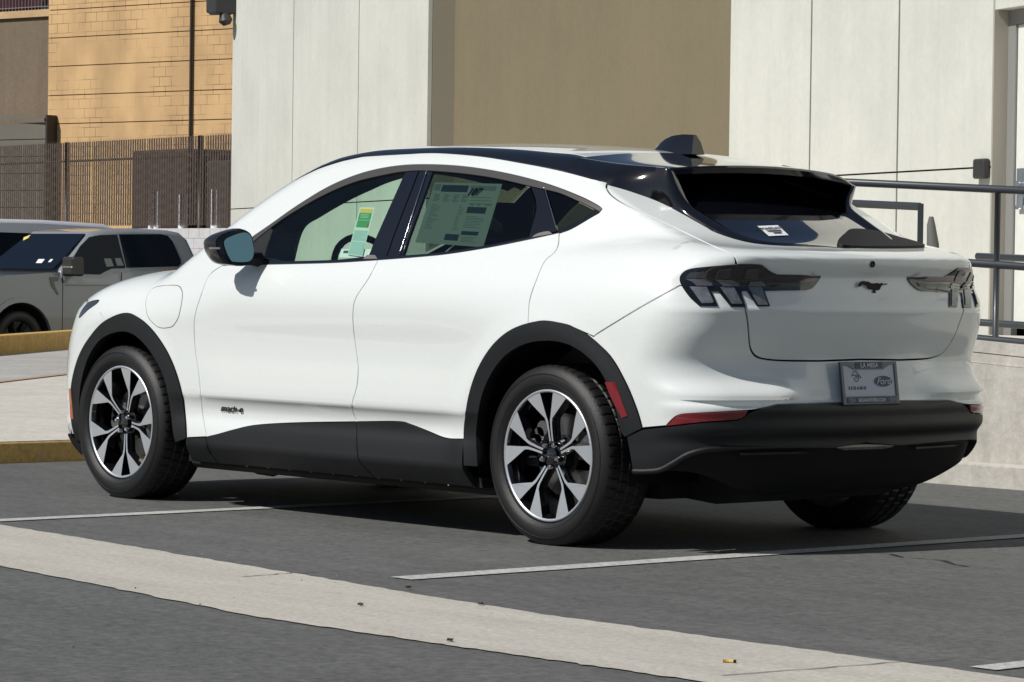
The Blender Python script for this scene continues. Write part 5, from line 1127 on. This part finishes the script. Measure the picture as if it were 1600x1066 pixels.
# ------------------------------------------------------------------ parked vehicles on the lower lot
TX0, TY0, TZ0 = -26.18, 14.50, -.334
def vehicle(name, X0, Y0, Z0, lower, upper, paint, side_win, wscreen, label, cat, wid=1.0, top=.76, wheels=((0, .39), (3.68, .39)), zb=1.28, zt=1.95):
    r = root(name, (X0, Y0, Z0))
    def wz(z): return wid*.985+(top-wid*.985)*min(1, (z-zb)/(zt-zb))
    def f(u, w, z): return (X0+w*wid, Y0+u, Z0+z)
    lo = MB(); lo.prism(lower, 1.0, -1.0, fn=f, mi=0, mside=0); o = lo.build('body', paint, r); bevel(o, .05, 3); smooth_by_angle(o, 30)
    gh = MB(); n = len(upper); V = [(X0+s*wz(z), Y0+u, Z0+z) for s in (1, -1) for u, z in upper]
    gh.add(V, [tuple(range(n)), tuple(range(2*n-1, n-1, -1))]+[(i, n+i, n+(i+1) % n, (i+1) % n) for i in range(n)]); o = gh.build('cab', paint, r); bevel(o, .06, 3); smooth_by_angle(o, 30)
    for poly in side_win:
        for s in (1, -1):
            V = [(X0+s*(wz(z)+.006), Y0+u, Z0+z) for u, z in poly]+[(X0+s*(wz(z)-.004), Y0+u, Z0+z) for u, z in poly]; k = len(poly)
            m_ = MB(); m_.add(V, [tuple(range(k))[::s], *[(i, (i+1) % k, k+(i+1) % k, k+i) for i in range(k)]]); m_.build('side_window', TRG, r)
    (u0, z0), (u1, z1) = wscreen; d = np.array([u1-u0, z1-z0]); d /= np.linalg.norm(d); nn = np.array([-d[1], d[0]])*.012
    V = [(X0+s*(wz(z)-.07), Y0+u+nn[0]*k, Z0+z+nn[1]*k) for k in (1, 0) for (u, z) in ((u0, z0), (u1, z1)) for s in (1, -1)]
    m_ = MB(); m_.add(V, [(0, 1, 3, 2), (4, 6, 7, 5), (0, 2, 6, 4), (1, 5, 7, 3), (2, 3, 7, 6), (0, 4, 5, 1)]); m_.build('windscreen', TRG, r)
    for (u, rad) in wheels:
        for s in (1, -1):
            w_ = MB(True); w_.lathe([(rad*.60, .04), (rad*.64, -.005), (rad*.80, -.02), (rad*.95, 0), (rad, .04), (rad, .22), (rad*.9, .27)], (0, 0, 0), 40, 0); w_.lathe([(rad*.60, .04), (rad*.2, .10), (.0005, .09)], (0, 0, 0), 40, 1)
            w_.V = [(X0+s*(wid*.96-y), Y0+u+x, Z0+rad+z) for x, y, z in w_.V]; wo = w_.build('wheel', [RUBBER, GLOSSB], r)
            sp = MB()
            for k in range(6):
                a = 2*math.pi*k/6; p0 = np.array([X0+s*(wid*.96-.045), Y0+u+.09*math.cos(a), Z0+rad+.09*math.sin(a)]); p1 = np.array([X0+s*(wid*.96-.02), Y0+u+rad*.58*math.cos(a), Z0+rad+rad*.58*math.sin(a)]); sp.tube([p0, p1], [.03, .045], 5)
            sp.build('wheel_spokes', mat('dark alloy', (.035, .035, .037), .3, metal=.8), wo)
            hz = MB(True); hz.lathe([(rad+.10, .03), (rad+.09, .35), (.0005, .36)], (0, 0, 0), 24, a0=-.1, a1=math.pi+.1); hz.V = [(X0+s*(wid*.985-y), Y0+u+x, Z0+rad+z) for x, y, z in hz.V]; hz.build('wheel_housing', GAP, r)
    tag(r, label, cat); return r, wz
TRG = mat('dark vehicle glass', (.006, .010, .018), .08, spec=.16)
GREYP = mat('grey truck paint', (.245, .27, .295), .3, coat=1)
def arc(cx, r, a0, a1, n=14, zc=.40): return [(cx+r*math.cos(R_(a0+(a1-a0)*i/n)), zc+r*math.sin(R_(a0+(a1-a0)*i/n))) for i in range(n+1)]
low = [(-.93, .45), (-.97, .70), (-.96, 1.02), (-.90, 1.16), (-.55, 1.235), (.2, 1.285), (.62, 1.31), (.66, 1.16), (2.0, 1.16), (3.1, 1.18), (3.15, 1.42), (5.0, 1.44), (5.05, .60), (4.3, .55)]+arc(3.68, .50, 10, 170)+[(3.15, .42), (.55, .42)]+arc(0, .50, 10, 170)
def tuz(px, w): q = onplane(px, np.array([TX0+w, 0, 0]), np.array([1., 0, 0])); return (float(q[1]-TY0), float(q[2]-TZ0))
sw_t = [tuz(p, .86) for p in ((113, 402), (126, 385), (143, 370.5), (160, 367.5), (187, 366.5))]+[tuz((195, 419), .92), tuz((173, 419.8), .92), tuz((164, 424), .93), tuz((154, 429), .93), tuz((106, 428), .93)]
sw2 = [tuz(p, .86) for p in ((190, 366.3), (255, 366), (266, 368.5), (272, 377))]+[tuz(p, .92) for p in ((283.5, 405), (283, 412), (278, 416.5), (196.5, 418.6))]
print('truck win', np.round(sw_t, 2), np.round(sw2, 2))
ur = [tuz(p, .80) for p in ((150, 361), (180, 356.5), (230, 354), (280, 355), (290, 360), (297, 378))]+[tuz((302, 414), .95)]
print('truck roof', np.round(ur, 2))
up_ = [(.655, 1.10), (.655, 1.33), (1.28, 1.885), (1.55, 1.925), (2.0, 1.945), (2.6, 1.93), (2.80, 1.90), (2.92, 1.80), (3.09, 1.33), (3.10, 1.10)]
TK, twz = vehicle('pickup_truck', TX0, TY0, TZ0, low, up_, GREYP, [sw_t, sw2], ((.60, 1.345), (1.22, 1.845)), 'dark grey pickup truck parked behind the yellow kerb', 'pickup truck', zb=1.22)
def tp3(u, w, z): return (TX0+w, TY0+u, TZ0+z)
mb = MB(); a = tuz((103, 417), 1.02); mb.box((TX0+.98, TY0+a[0]-.05, TZ0+a[1]-.13), (TX0+1.26, TY0+a[0]+.16, TZ0+a[1]+.14), bev=.03); mb.box((TX0+.88, TY0+a[0]+.02, TZ0+a[1]-.06), (TX0+1.0, TY0+a[0]+.1, TZ0+a[1]+.03)); tm = mb.build('wing_mirror', mat('mirror plastic', (.03, .03, .03), .45), TK)
mb = MB(); mb.box((TX0+1.0, TY0+a[0]-.056, TZ0+a[1]-.015), (TX0+1.24, TY0+a[0]-.03, TZ0+a[1]+.01)); mb.build('mirror_trim', CHROME, tm)
vt = [tuz(p, 1.005) for p in ((77, 433), (92, 433), (90.5, 440), (84, 440), (86, 448), (92, 460.5), (89, 460.5), (80, 447))]
mb = MB(); mb.prism([(u, z) for u, z in vt], 1.0, .9, fn=lambda u, w, z: (TX0+w*1.008, TY0+u, TZ0+z)); mb.build('fender_vent', GLOSSB, TK)
for u0_, z0_, z1_ in ((tuz((98, 450), 1.0)[0], .45, 1.30), (tuz((190, 450), 1.0)[0], .45, 1.32), (tuz((290, 450), 1.0)[0], .95, 1.33)):
    mb = MB(); mb.box((TX0+.99, TY0+u0_-.004, TZ0+z0_), (TX0+1.003, TY0+u0_+.004, TZ0+z1_)); mb.build('door_seam', GAP, TK)
mb = MB(); mb.prism(arc(0, .56, 4, 176)+arc(0, .49, 176, 4), 1.015, .90, fn=lambda u, w, z: (TX0+w, TY0+u, TZ0+z)); bevel(mb.build('wheel_arch_lip', GREYP, TK), .02)
# windscreen papers and sun strip
def wsq(px4, m, nm): 
    p0 = np.array([TX0, TY0+.60, TZ0+1.345]); nn = np.array([0, -(1.845-1.345), (1.22-.60)]); nn /= np.linalg.norm(nn); V = [onplane(p, p0+nn*.022, nn) for p in px4]; V2 = [v-nn*.004 for v in V]; n = len(V)
    m_ = MB(); m_.add([*V, *V2], [tuple(range(n)), *[(i, (i+1) % n, n+(i+1) % n, n+i) for i in range(n)]]); m_.build(nm, m, TK)
wsq([(60, 405), (70, 405), (65, 411), (56, 411)], WHITEP, 'windscreen_card'); wsq([(79, 405), (83, 405), (79, 409.5), (75, 409.5)], WHITEP, 'windscreen_card')
wsq([(37, 371), (48, 367), (44, 372), (36, 376)], mat('yellow strip', (.7, .6, .15), .5), 'windscreen_strip')
mb = MB(); mb.box((TX0-.9, TY0+3.12, TZ0+1.34), (TX0+.98, TY0+5.0, TZ0+1.455)); mb.build('bed_cover', mat('black bed cover', (.015, .015, .015), .6), TK)
# window papers
for px4 in ([(164, 404), (175, 404), (177, 416), (166, 417)], [(181, 403.5), (190, 403.5), (193, 415), (183, 415.5)]):
    V = []
    for p in px4: u, z = tuz(p, .93); V.append((TX0+twz(z)+.012, TY0+u, TZ0+z))
    m_ = MB(); m_.add(V+[(x-.003, y, z) for x, y, z in V], [(0, 1, 2, 3), (0, 1, 5, 4), (1, 2, 6, 5), (2, 3, 7, 6), (3, 0, 4, 7)]); m_.build('window_card', mat('dim paper', (.16, .20, .19), .5), TK)
low2 = [(-.93, .45), (-.97, .70), (-.96, 1.02), (-.8, 1.2), (.4, 1.30), (5.2, 1.32), (5.25, .55), (4.3, .50)]+arc(3.6, .46, 10, 170, zc=.38)+[(3.1, .40), (.55, .40)]+arc(0, .46, 10, 170, zc=.38)
SILP = mat('silver van paint', (.70, .72, .75), .35, coat=1)
VX, VY = -29.6, 13.6
def vuz(px, w): q = onplane(px, np.array([VX+w, 0, 0]), np.array([1., 0, 0])); return (float(q[1]-VY), float(q[2]-TZ0))
zr = [vuz(p, .8) for p in ((0, 342), (100, 345), (200, 350), (245, 354))]; print('van roof', zr)
zroof = zr[0][1]
up2 = [(.2, 1.28), (1.0, zroof-.12), (1.6, zroof), (3.6, zroof-.0), (4.7, zroof-.04), (5.05, zroof-.16), (5.2, 1.30)]
VN, vw = vehicle('van', VX, VY, TZ0, low2, up2, SILP, [[(.95, 1.38), (1.45, zroof-.22), (2.6, zroof-.20), (2.6, 1.38)], [(2.7, 1.38), (2.7, zroof-.20), (4.5, zroof-.22), (4.8, 1.42)]], ((.30, 1.35), (.95, zroof-.16)), 'silver van with a long roof parked behind the grey pickup', 'van', wheels=((0, .36), (3.6, .36)), zt=zroof)
